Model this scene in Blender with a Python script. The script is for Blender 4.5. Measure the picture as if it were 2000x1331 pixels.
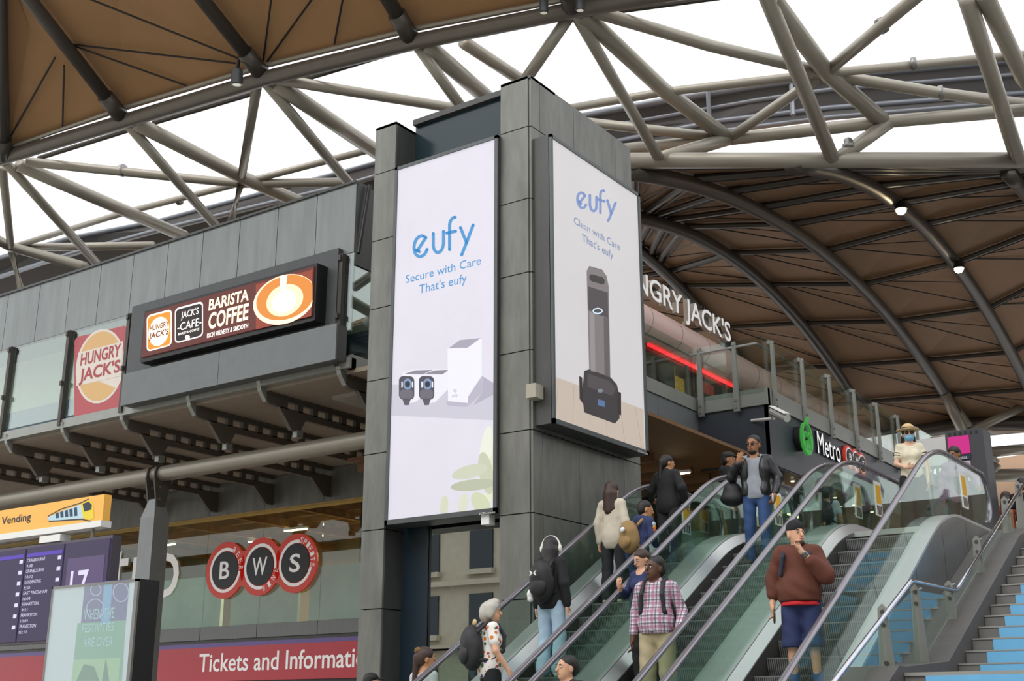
import bpy, bmesh, math, random
import numpy as np
from mathutils import Vector, Matrix
random.seed(7); rng = np.random.default_rng(7)
for o in list(bpy.data.objects): bpy.data.objects.remove(o)
scene = bpy.context.scene
COL = scene.collection
R = math.radians
# ------------------------------------------------------------------ camera
# camera found from the photograph's vanishing points: world X / Y run along the two facades, Z is up
F_PX, CX, CY, W_PX, H_PX = 2385.0, 1000.0, 665.5, 2000.0, 1331.0
CAM = np.array([0.0, 0.0, 1.0])
RM = np.array([[8.19319804e-01, 5.73336420e-01, -6.38026643e-04],
               [-1.70007995e-01, 2.41884884e-01, -9.55295234e-01],
               [-5.47551221e-01, 7.82800774e-01, 2.95652851e-01]])   # rows: image right, image down, forward
cam_data = bpy.data.cameras.new('camera'); cam = bpy.data.objects.new('camera', cam_data); COL.objects.link(cam)
cam_data.sensor_width = 36.0; cam_data.sensor_fit = 'HORIZONTAL'; cam_data.lens = 36.0 * F_PX / W_PX
cam_data.clip_start = 0.1; cam_data.clip_end = 500
m3 = Matrix(((RM[0][0], -RM[1][0], -RM[2][0]), (RM[0][1], -RM[1][1], -RM[2][1]), (RM[0][2], -RM[1][2], -RM[2][2])))
cam.matrix_world = Matrix.Translation(Vector(CAM)) @ m3.to_4x4()
scene.camera = cam
# ------------------------------------------------------------------ light
world = bpy.data.worlds.new('overcast_sky'); scene.world = world; world.use_nodes = True
bg = world.node_tree.nodes['Background']; bg.inputs[0].default_value = (0.97, 0.985, 1.0, 1); bg.inputs[1].default_value = 1.25
scene.view_settings.view_transform = 'Standard'; scene.view_settings.look = 'None'
scene.view_settings.exposure = 0.35; scene.view_settings.gamma = 1.0; scene.view_settings.use_curve_mapping = False
sun_d = bpy.data.lights.new('soft_sun', 'SUN'); sun_d.energy = 0.9; sun_d.angle = R(40); sun_d.color = (1, .98, .95)
sun = bpy.data.objects.new('soft_sun', sun_d); COL.objects.link(sun); sun.rotation_euler = (R(48), 0, R(-8)); sun.location = (0, -5, 30)

# ------------------------------------------------------------------ pixels to places
def ray(px, py): return RM.T @ np.array([px - CX, py - CY, F_PX])
def pX(p, x): r = ray(*p); return CAM + r * ((x - CAM[0]) / r[0])
def pY(p, y): r = ray(*p); return CAM + r * ((y - CAM[1]) / r[1])
def pZ(p, z): r = ray(*p); return CAM + r * ((z - CAM[2]) / r[2])
def pD(p, d): return CAM + ray(*p) * (d / F_PX)

# ------------------------------------------------------------------ materials
def S(h):
    h = h.lstrip('#'); c = [int(h[i:i+2], 16) / 255 for i in (0, 2, 4)]
    return tuple(x / 12.92 if x <= .04045 else ((x + .055) / 1.055) ** 2.4 for x in c)
MATS = {}
def mat(name, col, rough=.5, metal=0.0, emit=0.0, noise=0.0, nscale=4.0, bump=0.0, bscale=60.0, stretch=(1, 1, 1), spec=.5, coat=0):
    if name in MATS: return MATS[name]
    m = bpy.data.materials.new(name); m.use_nodes = True; nt = m.node_tree; b = nt.nodes['Principled BSDF']
    c = S(col) if isinstance(col, str) else col
    b.inputs['Base Color'].default_value = (*c, 1); b.inputs['Roughness'].default_value = rough; b.inputs['Metallic'].default_value = metal
    b.inputs['Specular IOR Level'].default_value = spec; b.inputs['Coat Weight'].default_value = coat
    if emit:
        if emit > .3: b.inputs['Base Color'].default_value = (*[x * .25 for x in c], 1)
        b.inputs['Emission Color'].default_value = (*c, 1); b.inputs['Emission Strength'].default_value = emit
    if noise or bump:
        tc = nt.nodes.new('ShaderNodeTexCoord'); mp = nt.nodes.new('ShaderNodeMapping'); mp.inputs['Scale'].default_value = stretch
        nt.links.new(tc.outputs['Object'], mp.inputs[0])
    if noise:
        n = nt.nodes.new('ShaderNodeTexNoise'); n.inputs['Scale'].default_value = nscale; n.inputs['Detail'].default_value = 6; n.inputs['Roughness'].default_value = .65
        nt.links.new(mp.outputs[0], n.inputs['Vector'])
        mr = nt.nodes.new('ShaderNodeMapRange'); mr.inputs['From Min'].default_value = .3; mr.inputs['From Max'].default_value = .7
        mr.inputs['To Min'].default_value = 1 - noise; mr.inputs['To Max'].default_value = 1 + noise
        nt.links.new(n.outputs['Fac'], mr.inputs['Value'])
        mx = nt.nodes.new('ShaderNodeMix'); mx.data_type = 'RGBA'; mx.blend_type = 'MULTIPLY'; mx.inputs[0].default_value = 1
        mx.inputs[6].default_value = (*c, 1); nt.links.new(mr.outputs[0], mx.inputs[7]); 
        if emit <= .3: nt.links.new(mx.outputs[2], b.inputs['Base Color'])
        if emit: nt.links.new(mx.outputs[2], b.inputs['Emission Color'])
    if bump:
        n2 = nt.nodes.new('ShaderNodeTexNoise'); n2.inputs['Scale'].default_value = bscale; n2.inputs['Detail'].default_value = 3
        nt.links.new(mp.outputs[0], n2.inputs['Vector'])
        bp = nt.nodes.new('ShaderNodeBump'); bp.inputs['Strength'].default_value = bump; bp.inputs['Distance'].default_value = .01
        nt.links.new(n2.outputs['Fac'], bp.inputs['Height']); nt.links.new(bp.outputs[0], b.inputs['Normal'])
    MATS[name] = m; return m
def glassmat(name, tint, refl=1.0, rough=0.0, ior=1.5, base=0.0):
    """thin pane: tinted see-through plus a Fresnel mirror"""
    if name in MATS: return MATS[name]
    m = bpy.data.materials.new(name); m.use_nodes = True; nt = m.node_tree; nt.nodes.remove(nt.nodes['Principled BSDF'])
    out = nt.nodes['Material Output']; t = nt.nodes.new('ShaderNodeBsdfTransparent'); t.inputs[0].default_value = (*S(tint), 1)
    g = nt.nodes.new('ShaderNodeBsdfGlossy'); g.inputs['Roughness'].default_value = rough; g.inputs[0].default_value = (.95, 1, .98, 1)
    fr = nt.nodes.new('ShaderNodeFresnel'); ge = nt.nodes.new('ShaderNodeNewGeometry')      # same reflectance on both faces of the pane
    mi = nt.nodes.new('ShaderNodeMapRange'); mi.inputs[3].default_value = ior; mi.inputs[4].default_value = 1 / ior
    nt.links.new(ge.outputs['Backfacing'], mi.inputs[0]); nt.links.new(mi.outputs[0], fr.inputs[0])
    ma = nt.nodes.new('ShaderNodeMath'); ma.operation = 'MULTIPLY_ADD'; ma.inputs[1].default_value = refl; ma.inputs[2].default_value = base; ma.use_clamp = True
    nt.links.new(fr.outputs[0], ma.inputs[0])
    mx = nt.nodes.new('ShaderNodeMixShader'); nt.links.new(ma.outputs[0], mx.inputs[0]); nt.links.new(t.outputs[0], mx.inputs[1]); nt.links.new(g.outputs[0], mx.inputs[2])
    nt.links.new(mx.outputs[0], out.inputs[0]); MATS[name] = m; return m
def patmat(name, build, rough=.7):
    """material whose base colour comes from build(nt) -> colour socket"""
    if name in MATS: return MATS[name]
    m = bpy.data.materials.new(name); m.use_nodes = True; nt = m.node_tree; b = nt.nodes['Principled BSDF']; b.inputs['Roughness'].default_value = rough
    s = build(nt, b)
    if s is not None: nt.links.new(s, b.inputs['Base Color'])
    MATS[name] = m; return m
panel = mat('grey_metal_panel', '#73746f', .42, .35, noise=.24, nscale=2.6, stretch=(1.5, 1.5, .35), bump=.04)
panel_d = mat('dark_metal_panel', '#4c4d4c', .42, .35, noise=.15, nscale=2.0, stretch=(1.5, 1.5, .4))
parapet_m = mat('zinc_panel', '#7e8383', .4, .45, noise=.14, nscale=1.6, stretch=(2.5, 2.5, .3))
joint = mat('dark_joint', '#1c1d1e', .7)
frame_m = mat('sign_frame_metal', '#5a5e5f', .4, .6, noise=.1)
steel = mat('satin_steel', '#8b8a88', .38, .8, noise=.06, nscale=3)
brushed = mat('brushed_stainless', '#cbcccd', .34, .75, noise=.07, nscale=2, stretch=(1, .3, .3))
cladding = mat('stainless_cladding', '#8f9092', .3, .9, noise=.12, nscale=1.3)
bronze = mat('bronze_grey_paint', '#807c72', .45, .25, noise=.06)
dark_steel = mat('dark_painted_steel', '#46423d', .5, .2, noise=.08)
roof_steel = mat('roof_tube_paint', '#9d978b', .38, .25, noise=.05, nscale=1)
roof_dark = mat('dark_roof_tube', '#6d675f', .4, .2, noise=.05)
black = mat('black_plastic', '#151516', .5)
rubber = mat('handrail_rubber', '#2a2629', .32, spec=.6)
white_p = mat('white_paint', '#e6e6e4', .4)
concrete = mat('pale_concrete', '#9b9890', .8, noise=.12, nscale=5)
glass = glassmat('balustrade_glass', '#eef5f1', 1.0)
shop_glass = glassmat('shop_glass', '#eaf2ee', .8, base=.0)
tower_glass = glassmat('tower_glass', '#5f7d80', 2.2, base=.30)

# ------------------------------------------------------------------ mesh building
ORG = {}
class MB:
    def __init__(s): s.v = []; s.f = []
    def add(s, vs, fs):
        n = len(s.v); s.v += [tuple(float(c) for c in v) for v in vs]; s.f += [tuple(i + n for i in f) for f in fs]; return s
    def box(s, x0, x1, y0, y1, z0, z1):
        x0, x1 = sorted((x0, x1)); y0, y1 = sorted((y0, y1)); z0, z1 = sorted((z0, z1))
        return s.add([(x0,y0,z0),(x1,y0,z0),(x1,y1,z0),(x0,y1,z0),(x0,y0,z1),(x1,y0,z1),(x1,y1,z1),(x0,y1,z1)],
                     [(0,3,2,1),(4,5,6,7),(0,1,5,4),(1,2,6,5),(2,3,7,6),(3,0,4,7)])
    def prism(s, pts, off):
        """polygon (3-D points) swept by the vector off"""
        pts = [np.array(p, float) for p in pts]; off = np.array(off, float); n = len(pts)
        nrm = sum((np.cross(pts[i] - pts[0], pts[(i + 1) % n] - pts[0]) for i in range(1, n)), np.zeros(3))
        if nrm @ off > 0: pts = pts[::-1]
        fs = [tuple(range(n)), tuple(range(2 * n - 1, n - 1, -1))] + [(i, i + n, (i + 1) % n + n, (i + 1) % n)[::1] for i in range(n)]
        return s.add(pts + [p + off for p in pts], fs)
    def tube(s, path, r, seg=12, caps=True, r2=None, flat=None):
        path = [np.array(p, float) for p in path]; n = len(path); rings = []
        up = None
        for i, p in enumerate(path):
            t = path[min(i + 1, n - 1)] - path[max(i - 1, 0)]; t /= np.linalg.norm(t) + 1e-9
            if up is None:
                a = np.array([0, 0, 1.]) if abs(t[2]) < .9 else np.array([1., 0, 0])
            else: a = up
            b1 = np.cross(t, a); b1 /= np.linalg.norm(b1) + 1e-9; b2 = np.cross(b1, t); up = b2
            rr = r if r2 is None else r + (r2 - r) * i / max(n - 1, 1)
            w, h = (rr, rr) if flat is None else (rr * flat[0], rr * flat[1])
            rings.append([p + w * math.cos(2 * math.pi * k / seg) * b1 + h * math.sin(2 * math.pi * k / seg) * b2 for k in range(seg)])
        vs = [v for rg in rings for v in rg]; fs = []
        for i in range(n - 1):
            for k in range(seg):
                a, b = i * seg + k, i * seg + (k + 1) % seg
                fs.append((a, b, b + seg, a + seg))
        if caps: fs += [tuple(range(seg - 1, -1, -1)), tuple(range((n - 1) * seg, n * seg))]
        return s.add(vs, fs)
    def lathe(s, prof, c, ax=(0, 0, 1), seg=20):
        ax = np.array(ax, float); ax /= np.linalg.norm(ax); a = np.array([1., 0, 0]) if abs(ax[0]) < .8 else np.array([0, 1., 0])
        u = np.cross(ax, a); u /= np.linalg.norm(u); w = np.cross(ax, u); c = np.array(c, float); vs = []; fs = []
        for (r, h) in prof:
            for k in range(seg):
                t = 2 * math.pi * k / seg; vs.append(c + ax * h + u * r * math.cos(t) + w * r * math.sin(t))
        for i in range(len(prof) - 1):
            for k in range(seg):
                a_, b_ = i * seg + k, i * seg + (k + 1) % seg
                fs.append((a_, b_, b_ + seg, a_ + seg))
        fs += [tuple(range(seg - 1, -1, -1)), tuple(range((len(prof) - 1) * seg, len(prof) * seg))]
        return s.add(vs, fs)
    def grid(s, P):
        """P[i][j] points, open sheet"""
        n, m = len(P), len(P[0])
        return s.add([p for row in P for p in row], [(i*m+j, i*m+j+1, (i+1)*m+j+1, (i+1)*m+j) for i in range(n-1) for j in range(m-1)])
    def build(s, name, material, parent=None, smooth=False):
        me = bpy.data.meshes.new(name); o = np.array(ORG.get(parent.name, (0, 0, 0))) if parent else np.zeros(3)
        me.from_pydata([tuple(np.array(v) - o) for v in s.v], [], s.f); me.update()
        return link(name, me, material, parent, smooth)
def link(name, me, material, parent=None, smooth=False):
    if material is not None: me.materials.append(material)
    if smooth:
        me.polygons.foreach_set('use_smooth', [True] * len(me.polygons))
        if smooth == 'auto': me.set_sharp_from_angle(angle=R(40))
    ob = bpy.data.objects.new(name, me); COL.objects.link(ob)
    if parent:
        ob.parent = parent; ORG[ob.name] = ORG.get(parent.name, (0, 0, 0))
    else: ORG[ob.name] = (0, 0, 0)
    return ob
def tag(o, label=None, cat=None, group=None, kind=None):
    if label: o['label'] = label
    if cat: o['category'] = cat
    if group: o['group'] = group
    if kind: o['kind'] = kind
    return o
def thing(name, label, cat, loc=(0, 0, 0), group=None, kind=None):
    o = bpy.data.objects.new(name, None); COL.objects.link(o); o.location = [float(c) for c in loc]; o.empty_display_size = .2
    ORG[o.name] = tuple(float(c) for c in loc); return tag(o, label, cat, group, kind)
def struct(name, mb, m, parent=None, smooth=False):
    o = mb.build(name, m, parent, smooth)
    if parent is None: o['kind'] = 'structure'
    return o
def sroot(name, loc=(0, 0, 0)):
    o = bpy.data.objects.new(name, None); COL.objects.link(o); o.location = loc; ORG[o.name] = tuple(loc); o['kind'] = 'structure'; return o
def box(x0, x1, y0, y1, z0, z1): return MB().box(x0, x1, y0, y1, z0, z1)

# flat print and lettering
def text_mesh(body, extrude=0.0, offset=0.0, spacing=1.0, shear=0.0):
    cu = bpy.data.curves.new('lettering', 'FONT'); cu.body = body; cu.extrude = extrude; cu.offset = offset; cu.space_character = spacing; cu.shear = shear
    cu.align_x = 'LEFT'; cu.resolution_u = 3; ob = bpy.data.objects.new('lettering', cu); COL.objects.link(ob)
    dg = bpy.context.evaluated_depsgraph_get(); me = bpy.data.meshes.new_from_object(ob.evaluated_get(dg))
    bpy.data.objects.remove(ob); bpy.data.curves.remove(cu)
    return me
_tcache = {}
def text(name, body, org, u, v, w, h, material, parent=None, depth=0.0, offset=0.0, spacing=1.0, shear=0.0):
    """lettering fitted into the rectangle org + [0,w]*u + [0,h]*v (3-D unit axes u right, v up); depth = thickness towards the reader"""
    key = (body, offset, spacing, shear, depth > 0)
    if key not in _tcache:
        me0 = text_mesh(body, .05 if depth else 0, offset, spacing, shear)
        co = np.zeros(len(me0.vertices) * 3); me0.vertices.foreach_get('co', co); co = co.reshape(-1, 3)
        _tcache[key] = (co, [tuple(p.vertices) for p in me0.polygons]); bpy.data.meshes.remove(me0)
    co, fs = _tcache[key]
    lo, hi = co.min(0), co.max(0); k = (co - lo) / np.maximum(hi - lo, 1e-6)
    u = np.array(u, float); v = np.array(v, float); n = np.cross(u, v)
    P = np.array(org)[None] + k[:, :1] * w * u + k[:, 1:2] * h * v + (k[:, 2:3] * depth * n if depth else n * .0)
    fx = sorted((min(co[i][0] for i in f), max(co[i][0] for i in f), f) for f in fs); groups = []; end = None
    for a, b, f in fx:                                  # one mesh for each word
        if end is None or a - end > .17: groups.append([])
        groups[-1].append(f); end = b if end is None else max(end, b)
    for g_ in groups:
        used = sorted({i for f in g_ for i in f}); ix = {v_: k_ for k_, v_ in enumerate(used)}
        mb = MB(); mb.add([P[i] for i in used], [tuple(ix[i] for i in f) for f in g_]); ob = mb.build(name, material, parent)
    return ob
def textpx(name, body, px, plane, material, parent=None, depth=0.0, offset=0.0, spacing=1.0, lift=.004, shear=0.0):
    """lettering between photo pixels: px = (left x, bottom y at left, right x, bottom y at right, height in px at left); plane = ('X'|'Y', value)"""
    fn = pX if plane[0] == 'X' else pY
    a = fn((px[0], px[1]), plane[1]); b = fn((px[2], px[3]), plane[1]); c = fn((px[0], px[1] - px[4]), plane[1])
    if plane[0] == 'X': u = np.array([0, 1., 0]); w = b[1] - a[1]; n = np.array([1., 0, 0])
    else: u = np.array([1., 0, 0]); w = b[0] - a[0]; n = np.array([0, -1., 0])
    return text(name, body, a + n * lift, u, (0, 0, 1), w, c[2] - a[2], material, parent, depth, offset, spacing, shear)
def flat(name, polys, plane, material, parent=None, lift=.003, thick=0.0):
    """flat print: photo-pixel polygons laid on a plane of the place"""
    fn = pX if plane[0] == 'X' else pY; n = np.array([1., 0, 0]) if plane[0] == 'X' else np.array([0, -1., 0]); mb = MB()
    for pl in polys:
        P = [fn(p, plane[1]) + n * lift for p in pl]
        if thick: mb.prism(P, n * thick)
        else:
            nn = sum((np.cross(P[i] - P[0], P[i + 1] - P[0]) for i in range(1, len(P) - 1)), np.zeros(3))
            mb.add(P if nn @ n > 0 else P[::-1], [tuple(range(len(P)))])
    return mb.build(name, material, parent)
def ell(cx, cy, rx, ry, n=28, a0=0, a1=360, rot=0):
    c, s_ = math.cos(R(rot)), math.sin(R(rot)); out = []
    for k in range(n + (0 if a1 - a0 == 360 else 1)):
        t = R(a0 + (a1 - a0) * k / n); x, y = rx * math.cos(t), ry * math.sin(t); out.append((cx + x * c - y * s_, cy + x * s_ + y * c))
    return out
def rrect(x0, y0, x1, y1, r, n=5, skew=0.0):
    """rounded rectangle in pixels; skew = dy per dx"""
    out = []
    for cx_, cy_, a in ((x1 - r, y0 + r, -90), (x1 - r, y1 - r, 0), (x0 + r, y1 - r, 90), (x0 + r, y0 + r, 180)):
        for k in range(n + 1):
            t = R(a + 90 * k / n); out.append((cx_ + r * math.cos(t), cy_ + r * math.sin(t)))
    return [(x, y + (x - x0) * skew) for x, y in out]
def stroke(path, w):
    """thick pixel polyline -> polygon strips"""
    out = []; P = [np.array(p, float) for p in path]; L = []; Rr = []
    for i, p in enumerate(P):
        t = P[min(i + 1, len(P) - 1)] - P[max(i - 1, 0)]; t /= np.linalg.norm(t) + 1e-9; n = np.array([-t[1], t[0]]) * w / 2
        L.append(p + n); Rr.append(p - n)
    for i in range(len(P) - 1): out.append([tuple(L[i]), tuple(L[i+1]), tuple(Rr[i+1]), tuple(Rr[i])])
    return out
# ------------------------------------------------------------------ the setting: ground, upper floor, facing street block
UP = 3.35                                    # upper concourse level
HJZ = 7.1                                    # restaurant level
struct('floor', box(-60, 20, -40, 50, -.3, 0), mat('bluestone_paving', '#a9a59d', .6, noise=.12, nscale=3))
struct('floor_upper', box(-9.2, 14, 18.9, 48, UP - .5, UP), mat('upper_terrazzo', '#85837f', .45, noise=.1))
far_wall = sroot('wall_added_right', (14, 25, 0))       # unseen wall, added to darken what the escalator glass mirrors
box(14, 14.4, -6, 62, 0, 12).build('wall_face', mat('added_wall_dark', '#5d574f', .7, noise=.15, nscale=.5), far_wall)
for k in range(8): box(13.9, 14.0, -4 + k * 8, 2.5 + k * 8, 4.2, 6.8).build('added_window_band', mat('added_window_dark', '#2c3238', .2), far_wall)
struct('wall_added_back', box(-40, 14, 62, 62.4, 0, 11.5), mat('added_end_wall', '#6d5a49', .8, noise=.2, nscale=.4))  # end wall added out of view for the escalator glass to mirror
# street block across the road (seen mirrored in the tower window)
blk = thing('street_building', 'pale stone office block mirrored in the tower window', 'building', (-20, -30, 0))
stone = mat('pale_stone', '#c4bba8', .85, noise=.08, nscale=2)
box(-62, 16, -36, -30, 0, 24).build('wall', stone, blk)
pane_m = mat('far_window_glass', '#26303a', .15)
for i in range(19):
    for k in range(6):
        x = -60 + i * 4; z = 2 + k * 3.7
        w = box(x, x + 1.7, -29.99, -29.9, z, z + 2.3).build('window', pane_m, blk)
        box(x - .15, x + 1.85, -29.95, -29.6, z - .3, z).build('sill', stone, w)
for k in range(6): box(-62, 16, -30, -29.5, 1.1 + k * 3.7, 1.4 + k * 3.7).build('string_course', stone, blk)

# ------------------------------------------------------------------ tower
TX0, TX1, TY0, TY1, TZ = -12.40, -9.30, 13.78, 16.86, 10.40
tower = sroot('wall_tower', (-10.85, 15.3, 0))
zj = [0.0] + sorted(pY((979, y), TY0)[2] for y in (1174, 1008, 848, 694, 544, 402, 263)) + [TZ]
core = MB().box(TX0 + .05, TX1 - .05, TY0 + .62, TY1 - .05, 0, TZ - .3)
core.box(TX0 + .05, -12.0, TY0 + .05, TY0 + .7, 0, TZ - .06).box(-9.8, TX1 - .05, TY0 + .05, TY0 + .7, 0, TZ - .06)
core.build('core', joint, tower)
g = .008
for k in range(len(zj) - 1):
    a, b = zj[k] + g, zj[k + 1] - g
    box(TX0, -11.96, TY0, TY0 + .04, a, b).build('panel', panel, tower)                # left post front
    box(-9.85, TX1 - .045, TY0, TY0 + .04, a, b).build('panel', panel, tower)            # corner post front
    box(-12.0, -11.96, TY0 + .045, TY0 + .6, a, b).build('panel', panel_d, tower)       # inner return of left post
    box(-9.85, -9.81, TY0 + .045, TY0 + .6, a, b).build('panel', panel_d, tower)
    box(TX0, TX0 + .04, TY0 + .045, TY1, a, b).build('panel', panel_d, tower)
    ys = [TY0 + .02] + [pX((x, 400), TX1)[1] for x in (1056, 1123, 1204)] + [TY1]
    for i in range(4):
        box(TX1 - .04, TX1, ys[i] + .004, ys[i + 1] - .004, a, b).build('panel', panel, tower)
box(TX0, -11.96, TY0, TY0 + .6, TZ - .05, TZ).build('post_cap', panel_d, tower); box(-9.85, TX1, TY0, TY0 + .7, TZ - .05, TZ).build('post_cap', panel_d, tower)
box(TX0 + .05, TX1 - .05, TY0 + .7, TY1 - .02, TZ - .3, TZ - .01).build('top_band', panel, tower)
zr = pY((977, 196), TY0 + .55)[2]
box(-11.96, -9.85, TY0 + .5, TY0 + .62, 9.4, zr).build('teal_panel', mat('teal_glass_panel', '#1f3138', .2), tower)
box(-11.96, -9.85, TY0 + .42, TY0 + .66, zr, zr + .1).build('coping', panel_d, tower)
# window under the left billboard
box(-11.96, -9.85, TY0 + .50, TY0 + .53, 0, 1.93).build('window_pane', tower_glass, tower); box(-11.96, -9.85, TY0 + .50, TY0 + .53, 1.96, 3.9).build('window_pane', tower_glass, tower)
box(-11.96, -11.5, TY0 + .44, TY0 + .49, 0, 3.9).build('blue_reveal', mat('navy_panel', '#1c2b36', .35), tower)
# prints behind the lower pane: purple squares with gear rings
pr = MB(); 
box(-11.46, -9.87, TY0 + .56, TY0 + .58, .3, 1.7).build('printed_film', mat('purple_film', '#4a3f83', .5), tower)
box(-11.16, -10.98, TY0 + .545, TY0 + .558, .3, 1.75).build('printed_stripe', mat('cyan_film', '#5fa9cf', .5), tower)
def ring(c, r0, r1, n=(0, -1, 0), seg=36, wob=0.0):
    mb = MB(); n = np.array(n, float); u = np.array([1., 0, 0]) if abs(n[1]) > .5 else np.array([0, 1., 0]); v = np.array([0, 0, 1.]); P = []
    for k in range(seg):
        t = 2 * math.pi * k / seg; q = 1 + wob * (k % 2); d = u * math.cos(t) + v * math.sin(t); P += [np.array(c) + d * r0 * q, np.array(c) + d * r1 * q]
    mb.add(P, [(2*k, 2*k+1, (2*k+3) % (2*seg), (2*k+2) % (2*seg)) for k in range(seg)]); return mb
film_w = mat('pale_film', '#c9cbe8', .5)
for (x, z, r, wb) in ((-11.35, 1.45, .12, .12), (-11.32, .9, .12, 0), (-10.6, 1.38, .2, 0), (-10.6, .82, .15, .14), (-10.62, 1.38, .06, 0), (-10.1, 1.35, .17, .1), (-10.1, .8, .18, 0)):
    ring((x, TY0 + .552, z), r - .02, r, wob=wb).build('printed_ring', film_w, tower)

# billboards -------------------------------------------------------
def emis(name, col, s=1.0, noise=0.0): return mat(name, col, .6, 0, emit=s, noise=noise, nscale=1.2)
GL = .62
bA = thing('advertising_lightbox', 'tall lit billboard showing two white security cameras and a plant', 'billboard', (-10.9, TY0 - .05, 3.7))
ya = TY0 - .06
x0, z0 = pY((753, 1027), ya)[0], pY((753, 1027), ya)[2]; x1, z1 = pY((974, 268), ya)[0], pY((972.5, 265), ya)[2]
box(x0, x1, ya + .01, ya + .42, z0, z1).build('housing', panel_d, bA)
fr = MB().box(x0, x1, ya - .03, ya + .02, z0, z0 + .07).box(x0, x1, ya - .03, ya + .02, z1 - .05, z1).box(x0, x0 + .05, ya - .03, ya + .02, z0, z1).box(x1 - .06, x1, ya - .03, ya + .02, z0, z1)
fr.build('frame', frame_m, bA)
PA = ('Y', ya); lit = mat('lit_poster_white', '#dfdce8', .5, emit=GL, noise=.05, nscale=.6)
sc = box(x0 + .05, x1 - .06, ya - .005, ya + .01, z0 + .07, z1 - .05).build('poster', lit, bA)
def pf(name, polys, col, plane, parent, lift=.008, e=GL): return flat(name, polys, plane, emis('print_' + col.strip('#') + ('%d' % (e * 100)), col, e), parent, lift)
pf('printed_shelf', [[(764, 752), (971, 752), (972, 822), (759, 812)]], '#cbc8d6', PA, sc, .006)
blue = '#4a95cf'
def eufy(ox, oy, sx, sy, shear, col, plane, parent, w):
    """logo strokes in a unit box (x right 0..1.0, y up 0..1), laid out in pixels"""
    T = lambda pts: [(ox + x * sx, oy - y * sy + x * sx * shear) for x, y in pts]
    def arc(cx_, cy_, rx, ry, a0, a1, n=14): return [(cx_ + rx * math.cos(R(a0 + (a1 - a0) * k / n)), cy_ + ry * math.sin(R(a0 + (a1 - a0) * k / n))) for k in range(n + 1)]
    strokes = [arc(.125, .42, .115, .24, 62, 335) , [(.07, .34), (.21, .60)], [(.04, .36), (.10, .30)],
               [(.33, .66), (.33, .40)] + arc(.415, .40, .085, .21, 180, 360) + [(.50, .66)],
               [(.60, .20), (.60, .74)] + arc(.68, .76, .08, .17, 180, 80), [(.55, .60), (.70, .60)],
               [(.78, .66), (.88, .28)], [(.99, .66), (.88, .28), (.80, .02)]]
    polys = []
    for s_ in strokes:
        P = T(s_); polys += stroke(P, w); polys += [ell(*P[0], w / 2, w / 2, 8), ell(*P[-1], w / 2, w / 2, 8)]
    return pf('printed_logo', polys, col, plane, parent, .010)
eufy(808, 520, 118, 84, -.21, blue, PA, sc, 6)
bl = emis('print_blue_text', blue, GL)
textpx('printed_text', 'Secure with Care', (793, 554, 940, 522, 15.5), PA, bl, sc, lift=.010)
textpx('printed_text', "That's eufy", (819, 580, 912, 561, 23), PA, bl, sc, lift=.010)
# two cameras and a base station, printed
for dx in (0, 39):
    pf('printed_camera_body', [[(786 + dx, 730), (806 + dx, 723), (846 + dx - dx * .2, 722), (846 + dx - dx * .2, 760), (812 + dx, 786), (792 + dx, 790)]], '#eceaf3', PA, sc, .0075)
    pf('printed_camera_top', [[(790 + dx, 731), (812 + dx, 724), (846 + dx - dx * .2, 723), (826 + dx, 732)]], '#8d8797', PA, sc, .009)
    pf('printed_camera_face', [rrect(780 + dx, 735, 810 + dx, 781, 9, skew=.02)], '#4a4754', PA, sc, .010)
    pf('printed_camera_band', [rrect(782 + dx, 762, 808 + dx, 779, 6)], '#6b6775', PA, sc, .011)
    pf('printed_lens', [ell(797 + dx, 751, 9, 11)], '#7d93b4', PA, sc, .012); pf('printed_lens_core', [ell(797 + dx, 751, 5, 6)], '#232a3c', PA, sc, .013)
    pf('printed_slot', [rrect(785 + dx, 746, 787.5 + dx, 758, 1), rrect(806 + dx, 746, 808 + dx, 758, 1)], '#f5f2f4', PA, sc, .013)
    pf('printed_camera_foot', [[(787 + dx, 781), (803 + dx, 781), (799 + dx, 792), (791 + dx, 792)]], '#55515e', PA, sc, .011)
pf('printed_base_station', [[(875, 682), (938, 661), (942, 664), (942, 768), (915, 792), (876, 790)]], '#efedf6', PA, sc, .011)
pf('printed_base_station_top', [[(877, 681), (899, 665), (940, 661), (914, 680)]], '#a9a4b4', PA, sc, .012)
pf('printed_base_station_side', [[(915, 776), (942, 735), (942, 768), (915, 793)], [(873, 784), (915, 788), (913, 795), (874, 792)]], '#b9b5c6', PA, sc, .012)
pf('printed_ring', stroke(ell(890, 764, 2.5, 2.5, 12) + [(892.5, 764)], 1), '#a5a1b2', PA, sc, .0125)
textpx('printed_text', 'eufy', (884, 779, 895, 778, 8), PA, emis('print_grey_text', '#a5a1b2', GL), sc, lift=.0125)
pf('printed_shadow', [[(942, 735), (970, 752), (971, 768), (925, 792), (942, 768)]], '#b3afc0', PA, sc, .0065)
for (cx_, cy_, rx, ry, rot, c) in ((950, 880, 12, 48, 8, '#e9ebdd'), (965, 900, 9, 55, 12, '#dde2c4'), (918, 922, 36, 13, -15, '#cdd1bb'), (925, 948, 45, 11, -6, '#b9bea6'), (950, 925, 14, 42, -10, '#c6cbb2'), (958, 965, 10, 28, 30, '#dfe4cb'), (940, 985, 16, 26, -35, '#cfd5b4'), (868, 990, 8, 22, 5, '#d3d8bd'), (905, 985, 9, 22, 10, '#d9ddc8')):
    pf('printed_leaf', [[(min(max(x, 764), 971), min(y, 1003)) for x, y in ell(cx_, cy_, rx, ry, 18, rot=rot)]], c, PA, sc, .007 + rx * 1e-5)
textpx('maker_text', 'JCDecaux', (938, 1008, 970, 1005, 5), PA, white_p, bA, lift=.034)
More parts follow.
